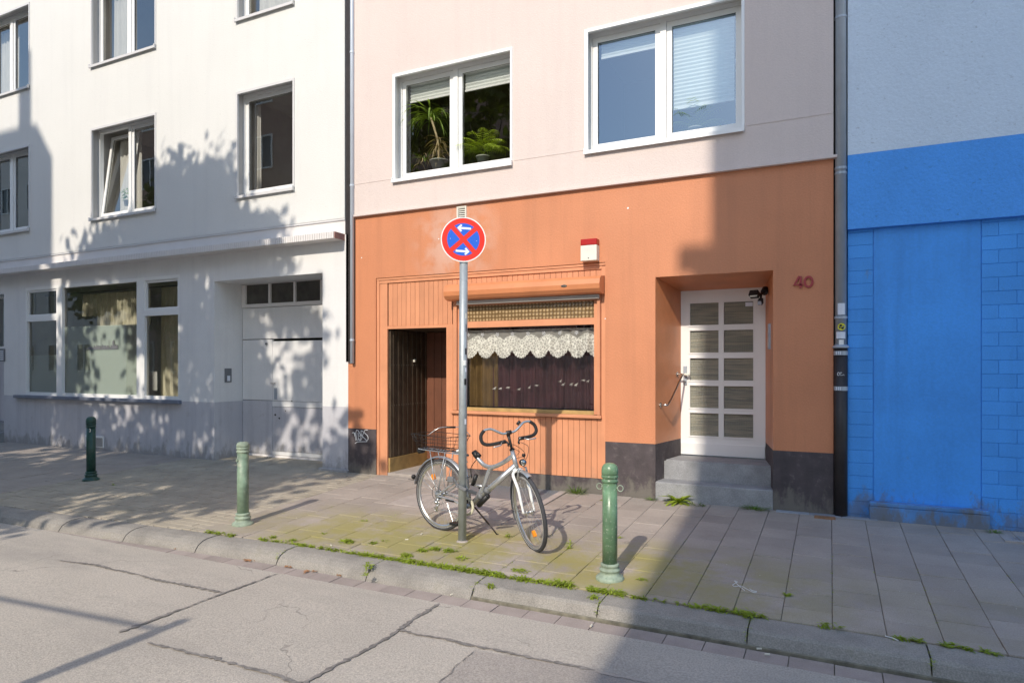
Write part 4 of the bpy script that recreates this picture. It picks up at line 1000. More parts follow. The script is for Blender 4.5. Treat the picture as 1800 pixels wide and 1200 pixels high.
def newmesh(name, V, F, m, parent, kind=None):
    me = bpy.data.meshes.new(name); off = OFF[parent] if parent else Vector((0,0,0)); A = np.array(V, dtype=float)-np.array(off); me.from_pydata(A.tolist(), [], F); return link(name, me, m, parent, kind)
SLABS = [(-4.60, -3.35, -1.36, -.76), (-4.32, -2.88, -.76, -.0)]
def inslab(x0, x1, y0, y1): return any(x0+.02 < b and x1-.02 > a and y0+.02 < d and y1-.02 > c for a, b, c, d in SLABS)
def minus(q):
    out = [q]
    for a, b, c_, d in SLABS:
        nx = []
        for x0, x1, y0, y1 in out:
            if x0 >= b or x1 <= a or y0 >= d or y1 <= c_: nx.append((x0, x1, y0, y1)); continue
            if x0 < a: nx.append((x0, a, y0, y1))
            if x1 > b: nx.append((b, x1, y0, y1))
            xa_, xb_ = max(x0, a), min(x1, b)
            if y0 < c_: nx.append((xa_, xb_, y0, c_))
            if y1 > d: nx.append((xa_, xb_, d, y1))
        out = nx
    return out
T = .30; ntile = 0; SV, SF_ = [], []
def addstuff(V, F, vv):
    o = len(V); V += vv; F += [tuple(i+o for i in f) for f in TF]
for c in range(-50, 14):
    x0 = c*T+.01; x1 = x0+T
    if -9.6 < x0 < -5.95: continue
    y = -.0-(.0 if c % 2 else .15) if c < -4 or c > -4 else -.0
    y1 = 0.0 if c % 2 else .15-.0
    yend = kerby(x0)+.006
    while y1 > yend+.03:
        y0 = max(y1-T, yend); ya, yb = y0, min(y1, -.004)
        if yb-ya > .03 and inslab(x0, x1, ya, yb):
            for xa_, xb_, yc_, yd_ in minus((x0, x1, ya, yb)):
                if xb_-xa_ > .04 and yd_-yc_ > .04: newmesh('paving_stone', tileverts(xa_, xb_, yc_, yd_, 0), TF, 'paving stone', pav); ntile += 1
        elif yb-ya > .03:
            dz = RNG.uniform(-.003, .003)
            if -6.1 < x0 < 2.2 and ntile < 262:
                newmesh('paving_stone', tileverts(x0, x1, ya, yb, dz), TF, 'paving stone', pav); ntile += 1
            else: addstuff(SV, SF_, tileverts(x0, x1, ya, yb, dz))
        y1 = y0
newmesh('far_paving_stones', SV, SF_, 'paving stone', pav, 'stuff')
DV, DF = [], []
y = -.004; r = 0
while y > -3.2:
    x = -9.59+(0 if r % 2 else -.1)
    y0 = y-.1
    while x < -5.69:
        x0, x1 = max(x, -9.59), min(x+.2, -5.69); ye = max(y0, kerby(x)+.004)
        if x1-x0 > .03 and y-ye > .02: addstuff(DV, DF, tileverts(x0, x1, ye, y, RNG.uniform(-.003,.003), .002, .004))
        x += .2
    y = y0; r += 1
y = .58+.0
for r in range(6):
    x = GX0+.0+(0 if r % 2 else -.1)
    while x < GX1:
        x0, x1 = max(x, GX0), min(x+.2, GX1)
        if x1-x0 > .03: addstuff(DV, DF, tileverts(x0, x1, y-.1, y, RNG.uniform(-.003,.003), .003, .005))
        x += .2
    y -= .1
newmesh('driveway_pavers', DV, DF, 'small paver', pav, 'stuff')
# light-well slab and grate
for a, b, c_, d in ((-4.60,-4.0,-1.355,-.765), (-3.995,-3.355,-1.355,-.765)):
    newmesh('concrete_slab', tileverts(a, b, c_, d, .001), TF, 'concrete frame', pav)
lw = thing('cellar_grate', 'steel cellar grate in a concrete surround under the orange shop window', 'grate', (-3.6, -.4, 0))
gx0, gx1, gy0, gy1 = -4.30, -2.90, -.74, -.012; bm = BM(); zt_ = lambda y: zg(y)+.002
for a, b, c_, d in ((gx0,gx1,gy0,gy0+.09), (gx0,gx0+.09,gy0+.09,gy1), (gx1-.09,gx1,gy0+.09,gy1)):
    V = [bm.verts.new((x, y, zt_(y))) for x, y in ((a,c_),(b,c_),(b,d),(a,d))]; bm.faces.new(V); W = [bm.verts.new((q.co.x, q.co.y, q.co.z-.05)) for q in V]
    for i in range(4): bm.faces.new((V[i], W[i], W[(i+1) % 4], V[(i+1) % 4]))
obj('surround', bm, 'concrete frame', lw)
bm = BM(); ix0, ix1, iy0, iy1 = gx0+.09, gx1-.09, gy0+.09, gy1
quad(bm, (ix0,iy0,-.30),(ix1,iy0,-.30),(ix1,iy1,-.30),(ix0,iy1,-.30)); obj('pit_floor', bm, 'concrete frame', lw)
bm = BM(); x = ix0+.01
while x < ix1-.01:
    vs = [bm.verts.new((xx, yy, zt_(yy)+dz)) for xx in (x, x+.009) for yy in (iy0, iy1) for dz in (0, -.022)]
    for f in ((0,2,3,1),(4,5,7,6),(1,3,7,5),(0,4,6,2)): 
        bm.faces.new([vs[i] for i in f])
    x += .020
yy = iy0+.02
while yy < iy1: box(bm, ix0, ix1, yy, yy+.006, zt_(yy)-.016, zt_(yy)-.0035); yy += .033
obj('bars', bm, 'grate steel', lw, kind='stuff')
# narrow bluish edging stones along the wall at the right and one brick
mat('edging stone', (.26,.275,.31), .8, .1, 5, .5, 80, rand=.15)
for a, b in ((-.52,-.2), (-.195,.1), (.105,.42)):
    bm = BM(); box(bm, a, b, -.085, -.003, -.1, .016, .004); obj('edging_stone', bm, 'edging stone', pav)
bm = BM(); box(bm, -.15, .045, -.20, -.09, -.1, .014, .006); obj('red_paver', bm, 'litter brown', pav, label='single worn red brick')
# corner grate at the right edge
t = thing('small_grate', 'small grey grate in the pavement below the blue wall at the right edge', 'grate', (1.55, -.15, 0))
ga, gb = grd(1757, 938); bm = BM(); g0 = ga+.06
barx = lambda a, b, c_, d, h: box(bm, a, b, c_, d, -.05, h)
barframe_ = [(g0-.07, 2.3, -.42, -.35), (g0-.07, g0, -.35, .03)]
for a, b, c_, d in barframe_: box(bm, a, b, c_, d, -.05, .006)
obj('surround', bm, 'concrete frame', t)
bm = BM(); x = g0+.01
while x < 2.3: box(bm, x, x+.008, -.35, .03, -.02, .004); x += .028
obj('bars', bm, 'grate steel', t, kind='stuff')

# ================================================================== bollards
def bollard(px, py, label, m, worn_cap=False, rings=True, h=.885, ringm='bollard worn', domed=True):
    X, Y = grd(px, py); Z = zg(Y); t = thing('bollard', label, 'bollard', (X, Y, Z), group='green iron bollards along the pavement')
    def L(name, prof, mm, par=t, seg=28, sm=True, loc=(0,0,0)):
        b = BM(); lathe(b, prof, 0, 0, seg); o = obj(name, b, mm, par, smooth=False, local=True); o.data.shade_smooth(); return o
    L('base', [(.108,-.02),(.108,.012),(.098,.024),(.082,.032),(.074,.045),(.074,.062),(.080,.066),(.080,.078),(.066,.084),(.066,.096),(.071,.1),(.071,.116),(.060,.122)], ringm)
    L('post', [(.0575,.118),(.0575,.4),(.0565,.74)], m)
    L('collar', [(.0565,.737),(.064,.742),(.064,.758),(.058,.762),(.058,.772),(.065,.776),(.065,.792),(.060,.797)], m if not worn_cap else ringm)
    if domed: L('cap', [(.060,.797),(.064,.803),(.064,.835),(.060,.856),(.049,.873),(.032,.884),(.012,.888),(.001,.8885)], m if not worn_cap else ringm)
    else: L('cap', [(.060,.797),(.064,.801),(.064,.822),(.056,.838),(.038,.848),(.012,.85),(.001,.85)], ringm)
    if rings:
        for s in (-1, 1):
            b = BM(); c0 = Vector((s*.086, -.01*s, .700)); tube(b, [c0+Vector((.021*math.cos(a), .004*math.cos(a), .023*math.sin(a))) for a in [2*math.pi*k/16 for k in range(16)]], .0038, 6, closed=True)
            tube(b, [(s*.05, 0, .70), (s*.066, 0, .70)], .008, 8); o = obj('ring', b, 'bollard worn', t, local=True, smooth=True)
    return t
bollard(1072, 1016, 'glossy green bollard with two wire rings nearest the camera, in front of the orange plinth', 'bollard green')
b2 = bollard(427, 921, 'faded pale green bollard with a worn flat top on the sunny kerb by the driveway', 'bollard faded green', True, False, domed=False)
b = BM(); lathe(b, [(.014, 0), (.014, .012)], 0, 0, 10); bmesh.ops.transform(b, matrix=Matrix.Translation((-.012, -.057, .665)) @ Matrix.Rotation(R(90), 4, 'X'), verts=b.verts); obj('bolt', b, 'bollard worn', b2, local=True)
b3 = bollard(160, 843, 'dark green bollard in the tree shade before the white house wall', 'bollard dark green', False, False, ringm='bollard dark green')
b = BM(); tube(b, [Vector((.045, -.045, .70))+Vector((.02*math.cos(a), -.004*math.cos(a), .022*math.sin(a))) for a in [2*math.pi*k/14 for k in range(14)]], .0045, 6, closed=True); obj('ring', b, 'alarm white', b3, local=True)

# ================================================================== no-stopping sign on its pole
X, Y = grd(812.5, 951); Z = zg(Y)
sp_ = thing('sign_pole', 'grey steel pole carrying the round no stopping sign in front of the shop', 'sign post', (X, Y, Z))
lean = Matrix.Translation((0,0,0)) @ Matrix.Rotation(R(.35), 4, 'Y')
bm = BM(); tube(bm, [(0,0,-.05), (0,0,2.86)], .038, 24); bmesh.ops.transform(bm, matrix=lean, verts=bm.verts); obj('pole', bm, 'galvanised', sp_, smooth=True, local=True)
bm = BM(); lathe(bm, [(.055,-.01),(.055,.002),(.039,.012)], 0, 0, 20); obj('mortar_collar', bm, 'concrete frame', sp_, local=True)
SR = .206; sz = 2.70-Z; ang = math.atan2(CAMY-Y, 0-X)+math.pi/2
F_ = Matrix.Translation((.012, 0, sz)) @ Matrix.Rotation(ang, 4, 'Z') @ Matrix.Translation((0, -.048, 0)) @ Matrix.Rotation(R(3.5), 4, 'Y')
sg = None
def flat(name, pts_list, m, dy, parent, thick=0.):
    bm = BM()
    for pts in pts_list:
        if thick:
            a = [bm.verts.new((x, dy, z)) for x, z in pts]; b = [bm.verts.new((x, dy+thick, z)) for x, z in pts]
            bm.faces.new(a); bm.faces.new(b[::-1])
            for i in range(len(a)): bm.faces.new((a[i], b[i], b[(i+1) % len(a)], a[(i+1) % len(a)]))
        else: poly(bm, [(x, dy, z) for x, z in pts])
    bmesh.ops.transform(bm, matrix=F_, verts=bm.verts); o = obj(name, bm, m, parent, local=True); return o
circ = lambda r, n=64, a0=0, a1=2*math.pi: [(r*math.cos(a0+(a1-a0)*k/n), r*math.sin(a0+(a1-a0)*k/n)) for k in range(n)]
sg = flat('sign_disc', [circ(SR)], 'sign white', 0, sp_, .003)
flat('red_field', [circ(SR*.95)], 'sign red', -.0008, sg)
sect = []
ri, g_ = SR*.72, SR*.105
for k in range(4):     # blue sectors between the arms of the cross
    m_ = k*math.pi/2; c0 = (g_*math.sqrt(2)*math.cos(m_), g_*math.sqrt(2)*math.sin(m_)); da = math.asin(g_/ri); A0_, A1_ = m_-math.pi/4+da, m_+math.pi/4-da
    sect.append([c0]+[(ri*math.cos(A0_+(A1_-A0_)*q/14), ri*math.sin(A0_+(A1_-A0_)*q/14)) for q in range(15)])
flat('blue_field', sect, 'sign blue', -.0016, sg)
def arrow(cz, s):
    L_, h_, t_ = SR*.31, SR*.17, SR*.046
    pts = [(-L_, 0), (-L_+h_+t_*1.2, h_), (-L_+h_+t_*.0+.0-.004, h_+t_*1.0), ]
    a = [(-L_,cz),( -L_+h_, cz+h_),(-L_+h_+t_*1.3, cz+h_-t_*1.1),(-L_+t_*2.6+t_, cz+t_),(L_, cz+t_),(L_, cz-t_),(-L_+t_*2.6+t_, cz-t_),(-L_+h_+t_*1.3, cz-h_+t_*1.1),(-L_+h_, cz-h_)]
    return [(s*x, z) for x, z in a]
flat('arrow', [arrow(SR*.50, 1)], 'sign white', -.0024, sg); flat('arrow', [arrow(-SR*.52, -1)], 'sign white', -.0024, sg)
flat('rivet', [[(cx_+.004*math.cos(q), cz_+.004*math.sin(q)) for q in [2*math.pi*k/8 for k in range(8)]] for cx_, cz_ in ((-.035,.19),(.03,.19),(-.035,-.19),(.03,-.19),(-.005,-.187))], 'lock grey', -.003, sg)
flat('rivet', [[(cx_+.003*math.cos(q), cz_+.003*math.sin(q)) for q in [2*math.pi*k/8 for k in range(8)]] for cx_, cz_ in ((-.12,.0),(.12,-.005))], 'sign white', -.003, sg)
for zc in (sz+.12, sz-.12):
    bm = BM(); tube(bm, [(.01,0,zc-.015),(.01,0,zc+.015)], .043, 16); obj('clamp', bm, 'galvanised', sp_, local=True)
for (az, z0, z1, dth, m_, lb) in ((R(-35),1.62,1.67,.5,'sign white','white sticker'), (R(-20),1.08,1.13,.35,'paper','torn white sticker'), (R(-25),1.44,1.50,.4,'black','black sticker'), (R(-20),1.72,1.78,.3,'black','dark sticker'), (R(-20),1.56,1.60,.3,'paper','small paper scrap'),(R(-20),2.05,2.10,.3,'alarm white','white sticker'),(R(-18),1.93,2.0,.25,'lock grey','dark sticker')):
    bm = BM(); prev = None
    for k in range(7):
        a = az+dth*(k/6-.5)*1.6; a_, b_ = bm.verts.new((.0388*math.cos(a)+z0*.006, .0388*math.sin(a), z0+.004*(k % 2))), bm.verts.new((.0388*math.cos(a)+z0*.006, .0388*math.sin(a), z1))
        if prev: bm.faces.new((prev[0], a_, b_, prev[1]))
        prev = (a_, b_)
    obj('sticker', bm, m_, sp_, local=True)

# ================================================================== bicycle
rx, ry = -3.45, -2.03; hx, hy = .975, -.222; hl = math.hypot(hx, hy); hx /= hl; hy /= hl
bk = thing('bicycle', 'silver trekking bicycle without saddle, butterfly handlebar and wire basket, locked to the sign pole', 'bicycle', (rx, ry, zg(ry)-.004), math.atan2(hy, hx))
# pitch: front stands a little lower; lean slightly on the kickstand (away from the street)
bk.rotation_euler = (R(-1.0), R(1.0), math.atan2(hy, hx))
WR = .35; WB = 1.095
AX = Vector((1.045, 0, .40)); AD = Vector((-math.sin(R(20)), 0, math.cos(R(20))))   # steering axis
ST = Matrix.Translation(AX) @ Matrix.Rotation(R(-31), 4, AD) @ Matrix.Translation(-AX)
def bpart(name, bm, m, par=None, sm=True, steer=False, label=None):
    if steer: bmesh.ops.transform(bm, matrix=ST, verts=bm.verts)
    return obj(name, bm, m, par or bk, smooth=sm, local=True, label=label)
def circle3(cx, cz, r, n=48, y=0, a0=0, a1=2*math.pi, close=True):
    return [Vector((cx+r*math.cos(a0+(a1-a0)*k/(n if close else n-1)), y, cz+r*math.sin(a0+(a1-a0)*k/(n if close else n-1)))) for k in range(n)]
def wheel(cx, name, steer):
    bm = BM(); tube(bm, circle3(cx, WR, WR-.019, 56), .019, 10, closed=True); w_ = bpart(name, bm, 'tyre grey', None, True, steer)
    bm = BM()   # rim, flat-sided
    n = 56; prof_ = [(.011,-.002),(.012,.012),(.005,.022),(-.005,.022),(-.012,.012),(-.011,-.002)]; rings = []
    for k in range(n):
        a = 2*math.pi*k/n; rings.append([bm.verts.new((cx+(WR-.036-d)*math.cos(a), y, WR+(WR-.036-d)*math.sin(a))) for y, d in prof_])
    for k in range(n):
        A, B = rings[k], rings[(k+1) % n]
        for q in range(6): bm.faces.new((A[q], A[(q+1) % 6], B[(q+1) % 6], B[q]))
    bpart('rim', bm, 'bike alloy', w_, False, steer)
    for s in (-1, 1):
        bm = BM(); tube(bm, circle3(cx, WR, WR-.030, 56, y=s*.0165), .0012, 4, closed=True); bpart('reflex_stripe', bm, 'sign white', w_, True, steer)
    bm = BM()
    for k in range(32):
        a = 2*math.pi*k/32; s = 1 if k % 2 else -1; b_ = a+(.5 if (k//2) % 2 else -.5)
        tube(bm, [(cx+.025*math.cos(b_), s*.026, WR+.025*math.sin(b_)), (cx+(WR-.058)*math.cos(a), s*.002, WR+(WR-.058)*math.sin(a))], .0013, 4, caps=False)
    bpart('spokes', bm, 'bike alloy', w_, False, steer)
    bm = BM(); tube(bm, [(cx,-.05,WR),(cx,-.03,WR),(cx,-.028,WR),(cx,-.024,WR),(cx,-.022,WR),(cx,.022,WR),(cx,.024,WR),(cx,.028,WR),(cx,.03,WR),(cx,.05,WR)], [.008,.010,.028,.028,.014,.014,.028,.028,.010,.008], 12); bpart('hub', bm, 'bike alloy', w_, True, steer)
    for a in ((2.1,) if not steer else (-1.0,)):
        bm = BM(); c0 = Vector((cx+.19*math.cos(a), -.012, WR+.19*math.sin(a))); e1 = Vector((math.cos(a), 0, math.sin(a))); e2 = Vector((-math.sin(a), 0, math.cos(a)))
        for yy in (-.018, .010):
            poly(bm, [c0+Vector((0,yy,0))+e1*x+e2*z for x, z in ((-.027,-.012),(0,-.018),(.027,-.012),(.027,.012),(0,.018),(-.027,.012))])
        vs = list(bm.verts)
        for i in range(6): bm.faces.new((vs[i], vs[(i+1) % 6], vs[6+(i+1) % 6], vs[6+i]))
        bpart('reflector', bm, 'orange plastic', w_, False, steer)
    return w_
rw = wheel(0, 'rear_wheel', False); fw_ = wheel(WB, 'front_wheel', True)
def fender(cx, a0, a1, name, steer, r=.372, wd=.024, m='bike silver'):
    bm = BM(); n = 30; rings = []
    for k in range(n):
        a = a0+(a1-a0)*k/(n-1); rings.append([bm.verts.new((cx+(r-d)*math.cos(a), y, WR+(r-d)*math.sin(a))) for y, d in ((-wd,.014),(-wd*.8,.003),(0,-.003),(wd*.8,.003),(wd,.014))])
    for A, B in zip(rings, rings[1:]):
        for q in range(4): bm.faces.new((A[q], A[q+1], B[q+1], B[q]))
    sol = [bm.verts.new((v_.co.x, v_.co.y*.93, v_.co.z)) for v_ in []]
    return bpart(name, bm, m, None, True, steer)
f1 = fender(0, R(2), R(172), 'rear_mudguard', False, .377, .027)
f2 = fender(WB, R(70), R(108), 'front_mudguard', True, .374); f3 = fender(WB, R(118), R(205), 'front_mudguard', True, .374, m='lock grey')
bm = BM()
for s in (-1, 1):
    tube(bm, [(.0, s*.055, WR), (-.377*math.cos(R(30)), s*.027, WR+.377*math.sin(R(30)))], .0022, 5); tube(bm, [(0, s*.055, WR), (.1, s*.05, WR+.362)], .0022, 5)
bpart('mudguard_stay', bm, 'bike alloy', f1)
bm = BM()
for s in (-1, 1): tube(bm, [(WB, s*.055, WR), (WB-.372*math.cos(R(12)), s*.027, WR-.06)], .0022, 5)
bpart('mudguard_stay', bm, 'bike alloy', f3, True, True)
bm = BM(); tube(bm, [(-.385,-.0,.47),(-.40,0,.475),(-.415,0,.48)], [.022,.026,.02], 12); bpart('tail_light', bm, 'black')
bm = BM(); tube(bm, [(-.39,0,.44),(-.50,.02,.435)], .003, 5); bpart('bracket_wire', bm, 'black')
# frame
hT = Vector((.905, 0, .785)); hB = AX+AD*.31; hTop = AX+AD*.50; hBot = AX+AD*.33
BBp = Vector((.385, 0, .30))
bm = BM(); tube(bm, [hBot, hTop], .021, 14)
tube(bm, [AX+AD*.36, BBp], .0285, 14)                                                                      # down tube
tube(bm, smoothpts([AX+AD*.455, (.80,0,.765), (.70,0,.712), (.62,0,.690), (.55,0,.700), (.50,0,.728), (.455,0,.765)], 5), .020, 12)  # dipping top tube
tube(bm, smoothpts([(.675,0,.702), (.620,0,.672), (.585,0,.60), (.545,0,.50), (.46,0,.37), BBp], 5), .020, 12)
tube(bm, [BBp, (.32,0,.62), (.28,0,.80)], [.017,.016,.015], 12)                                                  # seat tube
tube(bm, [(.39,0,.50),(.56,0,.50)], .012, 8)
for s in (-1, 1):
    tube(bm, smoothpts([(0,s*.062,WR), (.12,s*.058,.43), (.27,s*.045,.525), (.37,s*.02,.58)], 4), .009, 8)
    tube(bm, smoothpts([(0,s*.062,WR-.005), (.15,s*.056,.335), (.33,s*.035,.30), BBp], 4), .0105, 8)
    box(bm, -.022, .022, s*.062-.003, s*.062+.003, WR-.02, WR+.025)
tube(bm, [BBp+Vector((0,-.04,0)), BBp+Vector((0,.04,0))], .024, 14)
fr = bpart('frame', bm, 'bike silver')
bm = BM(); tube(bm, [(.468,0,.757),(.44,0,.785),(.415,0,.812)], [.024,.03,.028], 10); tube(bm, [(.45,0,.80),(.49,0,.775)], .02, 8); bpart('seat_clamp', bm, 'black', fr)
bm = BM(); tube(bm, [(.46,-.01,.60),(.42,-.01,.50)], .02, 10); tube(bm, smoothpts([(.455,-.01,.74),(.40,-.02,.66),(.395,0,.56)], 4), .004, 5); bpart('shock_absorber', bm, 'black', fr)
bm = BM(); tube(bm, smoothpts([(.30,0,.80),(.27,-.02,.815),(.22,-.03,.80)], 4), .011, 8); bpart('rack_joint', bm, 'sign white', fr)
bm = BM(); box(bm, .13, .24, -.078, -.070, .318, .334); bpart('frame_sticker', bm, 'black', fr, False)
# stem, handlebar, fork
bm = BM(); tube(bm, [AX+AD*.50, AX+AD*.515], .024, 14); bpart('headset', bm, 'black', None, True, True)
stt = AX+AD*.645; bc = stt+Vector((.02, 0, .022))
bm = BM(); tube(bm, [AX+AD*.515, AX+AD*.60, stt], [.0125,.0125,.018], 12); tube(bm, [stt+Vector((0,0,-.01)), bc], .017, 12); tube(bm, [bc+Vector((0,-.022,0)), bc+Vector((0,.022,0))], .02, 12); bpart('stem', bm, 'cast iron black', None, True, True)
half = [(0,0,0),(.055,0,.0),(.10,.012,.026),(.145,.02,.058),(.175,.02,.068),(.225,.015,.062),(.262,.0,.022),(.268,-.012,-.03),(.243,-.02,-.062),(.195,-.01,-.072),(.115,.02,-.066),(.065,.035,-.062)]
HBM = []
def hb(l, f, z, s): return bc+Vector((f-.6*z+.0, s*l, z*.92))
bm = BM()
full = [hb(l, f, z, -1) for l, f, z in half[::-1]]+[hb(l, f, z, 1) for l, f, z in half[1:]]
tube(bm, smoothpts(full, 4), .0112, 10); hbar = bpart('handlebar', bm, 'bike alloy', None, True, True)
for s in (-1, 1):
    bm = BM(); tube(bm, smoothpts([hb(l, f, z, s) for l, f, z in half[5:11]], 4), .0158, 10); bpart('grip', bm, 'grip foam', hbar, True, True)
    p0, p1 = hb(*half[10], s), hb(*half[11], s)
    bm = BM(); tube(bm, [p0, p1], .017, 10); tube(bm, [p1, p1+Vector((.02,-s*.02,-.03)), p1+Vector((.01,-s*.01,-.04))], .009, 7); bpart('shifter', bm, 'black', hbar, True, True)
    bm = BM(); q = hb(*half[10], s); tube(bm, smoothpts([q+Vector((.02,-s*.005,.0)), q+Vector((.055,s*.02,-.01)), q+Vector((.065,s*.09,-.012))], 4), .0065, 8); bpart('brake_lever', bm, 'bike alloy', hbar, True, True)
bm = BM(); q = hb(*half[3], 1); tube(bm, [q+Vector((-.01,-.02,.0)), q+Vector((-.02,-.035,.02))], .022, 12); bpart('bell', bm, 'black', hbar, True, True)
bm = BM()
def fk(s): return smoothpts([(AX+AD*.31)+Vector((.004,s*.03,0)), (AX+AD*.28)+Vector((.01,s*.052,0)), (1.035,s*.052,.56), (WB-.025,s*.052,.44), (WB,s*.052,WR)], 4)
for s in (-1, 1): tube(bm, fk(s), [.0145]*8+[.013]*5+[.010]*4 if len(fk(s)) == 17 else .013, 10)
tube(bm, [(AX+AD*.31)+Vector((.004,-.034,0)), (AX+AD*.325)+Vector((.0,0,0)), (AX+AD*.31)+Vector((.004,.034,0))], .019, 10); tube(bm, [AX+AD*.30, AX+AD*.335], .02, 12)
fork = bpart('fork', bm, 'sign white', None, True, True)
bm = BM()
for s in (-1, 1): tube(bm, smoothpts([(1.045,s*.050,.645),(1.06,s*.042,.70),(1.055,s*.036,.745)], 4), .009, 8)
tube(bm, [(1.055,.036,.742),(1.05,-.05,.742)], .003, 5); bpart('brake_arm', bm, 'bike alloy', fork, True, True)
bm = BM(); c0 = Vector((1.055, 0, .80)); tube(bm, [c0, c0+Vector((.03,0,0)), c0+Vector((.055,0,0))], [.018,.03,.03], 14); tube(bm, [c0+Vector((-.03,0,-.02)), c0], .006, 6); bpart('headlight', bm, 'black', None, True, True)
bm = BM(); tube(bm, [c0+Vector((.0555,0,0)), c0+Vector((.060,0,0))], [.026,.024], 14); bpart('headlight_lens', bm, 'chrome', None, True, True)
bm = BM(); tube(bm, [c0+Vector((-.01,.03,.05)), c0+Vector((.01,.035,.05))], .014, 10); bpart('front_reflector', bm, 'black', None, True, True)
bm = BM()
pL = ST @ (hb(*half[11], 1)+Vector((.02,0,-.03))); pR = ST @ (hb(*half[11], -1)+Vector((.02,0,-.03))); hh = AX+AD*.42
tube(bm, smoothpts([pL, pL+Vector((.06,.04,-.04)), pL+Vector((.07,.0,-.14)), hh+Vector((.06,.05,.02)), hh], 6), .0025, 5)
tube(bm, smoothpts([pR, pR+Vector((.05,.05,.0)), pL+Vector((.03,.03,-.10)), hh+Vector((.07,.02,-.04)), ST @ Vector((1.055,.03,.745))], 6), .0025, 5)
tube(bm, smoothpts([pR, pR+Vector((.06,.08,-.05)), hh+Vector((.03,.03,.06)), hh+Vector((-.02,.02,0))], 6), .0022, 5)
bpart('cables', bm, 'cable black', None, True)
# drivetrain: the bike shows its right (chain) side to the street
def ringpts(c, r, n, y): return [Vector((c.x+r*math.cos(2*math.pi*k/n), y, c.z+r*math.sin(2*math.pi*k/n))) for k in range(n)]
bm = BM(); n = 40
a = [bm.verts.new(p) for p in ringpts(BBp, .088, n, -.052)]; b = [bm.verts.new(p) for p in ringpts(BBp, .066, n, -.055)]; c_ = [bm.verts.new(p) for p in ringpts(BBp, .088, n, -.042)]
for k in range(n): bm.faces.new((a[k], a[(k+1) % n], b[(k+1) % n], b[k])); bm.faces.new((a[k], c_[k], c_[(k+1) % n], a[(k+1) % n]))
bpart('chainguard_ring', bm, 'chainguard cream', None, False)
bm = BM(); tube(bm, ringpts(BBp, .078, 40, -.040), .004, 6, closed=True); tube(bm, ringpts(Vector((0,0,WR)), .045, 24, -.036), .006, 6, closed=True); tube(bm, ringpts(Vector((0,0,WR)), .034, 24, -.030), .005, 6, closed=True)
tube(bm, [(0,-.036,WR+.045),(BBp.x,-.04,BBp.z+.078)], .0035, 5); tube(bm, [(.02,-.038,WR-.14),(BBp.x,-.04,BBp.z-.078)], .0035, 5)
bpart('chain', bm, 'zinc pipe')
bm = BM(); tube(bm, [(.005,-.04,WR-.02),(.0,-.06,WR-.07)], .016, 8); tube(bm, ringpts(Vector((.005,0,WR-.08)), .022, 16, -.052), .006, 6, closed=True); tube(bm, ringpts(Vector((-.015,0,WR-.14)), .022, 16, -.048), .006, 6, closed=True)
tube(bm, [(.01,-.055,WR-.07),(-.01,-.055,WR-.15)], .012, 6); tube(bm, [(-.005,-.062,WR-.075),(.005,-.062,WR-.055)], .022, 10); bpart('derailleur', bm, 'bike alloy')
bm = BM(); tube(bm, smoothpts([(.0,-.06,WR-.05),(-.05,-.065,WR-.02),(-.06,-.065,WR+.05),(-.02,-.06,WR+.09),(.06,-.06,WR+.05)], 5), .0025, 5); bpart('shift_cable', bm, 'cable black')
ca = R(-112); cr = Vector((math.cos(ca), 0, math.sin(ca)))
bm = BM(); p1 = BBp+cr*.175; tube(bm, [BBp+Vector((0,-.06,0)), BBp+cr*.09+Vector((0,-.068,0)), p1+Vector((0,-.075,0))], [.017,.014,.012], 10); crk = bpart('crank', bm, 'zinc pipe')
bm = BM(); box(bm, p1.x-.048, p1.x+.048, p1.y-.165, p1.y-.085, p1.z-.013, p1.z+.013, .006); bpart('pedal', bm, 'black', crk, False)
bm = BM(); p2 = BBp-cr*.175; tube(bm, [BBp+Vector((0,.06,0)), p2+Vector((0,.075,0))], [.016,.012], 10); crk2 = bpart('crank', bm, 'bike alloy')
bm = BM(); box(bm, p2.x-.048, p2.x+.048, p2.y+.085, p2.y+.165, p2.z-.013, p2.z+.013, .006); bpart('pedal', bm, 'black', crk2, False)
bm = BM(); tube(bm, [(.40,.045,.28),(.50,.14,.12)], .008, 8); tube(bm, [(.50,.14,.12),(.565,.20,.012)], .006, 8); tube(bm, [(.56,.195,.02),(.572,.21,.004)], .014, 8); bpart('kickstand', bm, 'cast iron black')
# rack and basket
bm = BM(); zr_ = .775
tube(bm, smoothpts([(-.28,-.05,zr_),(-.28,.05,zr_),(.0,.055,zr_),(.26,.04,zr_),(.28,0,zr_+.01),(.26,-.04,zr_),(0,-.055,zr_)], 5, True), .005, 7, closed=True)
for x in (-.16, 0, .16): tube(bm, [(x,-.053,zr_),(x,.053,zr_)], .004, 6)
for s in (-1, 1): tube(bm, [(-.12,s*.055,zr_),(-.005,s*.066,WR+.02)], .0042, 6); tube(bm, [(.09,s*.055,zr_),(.01,s*.066,WR+.02)], .0042, 6)
tube(bm, [(.28,0,zr_+.008),(.33,0,.70)], .006, 6); rk = bpart('rack', bm, 'zinc pipe')
bm = BM(); tube(bm, [(-.30,-.03,.752),(-.30,.03,.752)], .028, 12); bpart('rear_lamp', bm, 'black', rk)
bm = BM(); tube(bm, [(.20,-.03,zr_+.01),(.37,-.03,zr_+.0)], .012, 8); bpart('spring_clamp', bm, 'lock grey', rk)
bm = BM()
def rect(x0, x1, y, z, r=.05): return smoothpts([(x0+r,-y,z),(x1-r,-y,z),(x1,-y+r,z),(x1,y-r,z),(x1-r,y,z),(x0+r,y,z),(x0,y-r,z),(x0,-y+r,z)], 3, True)
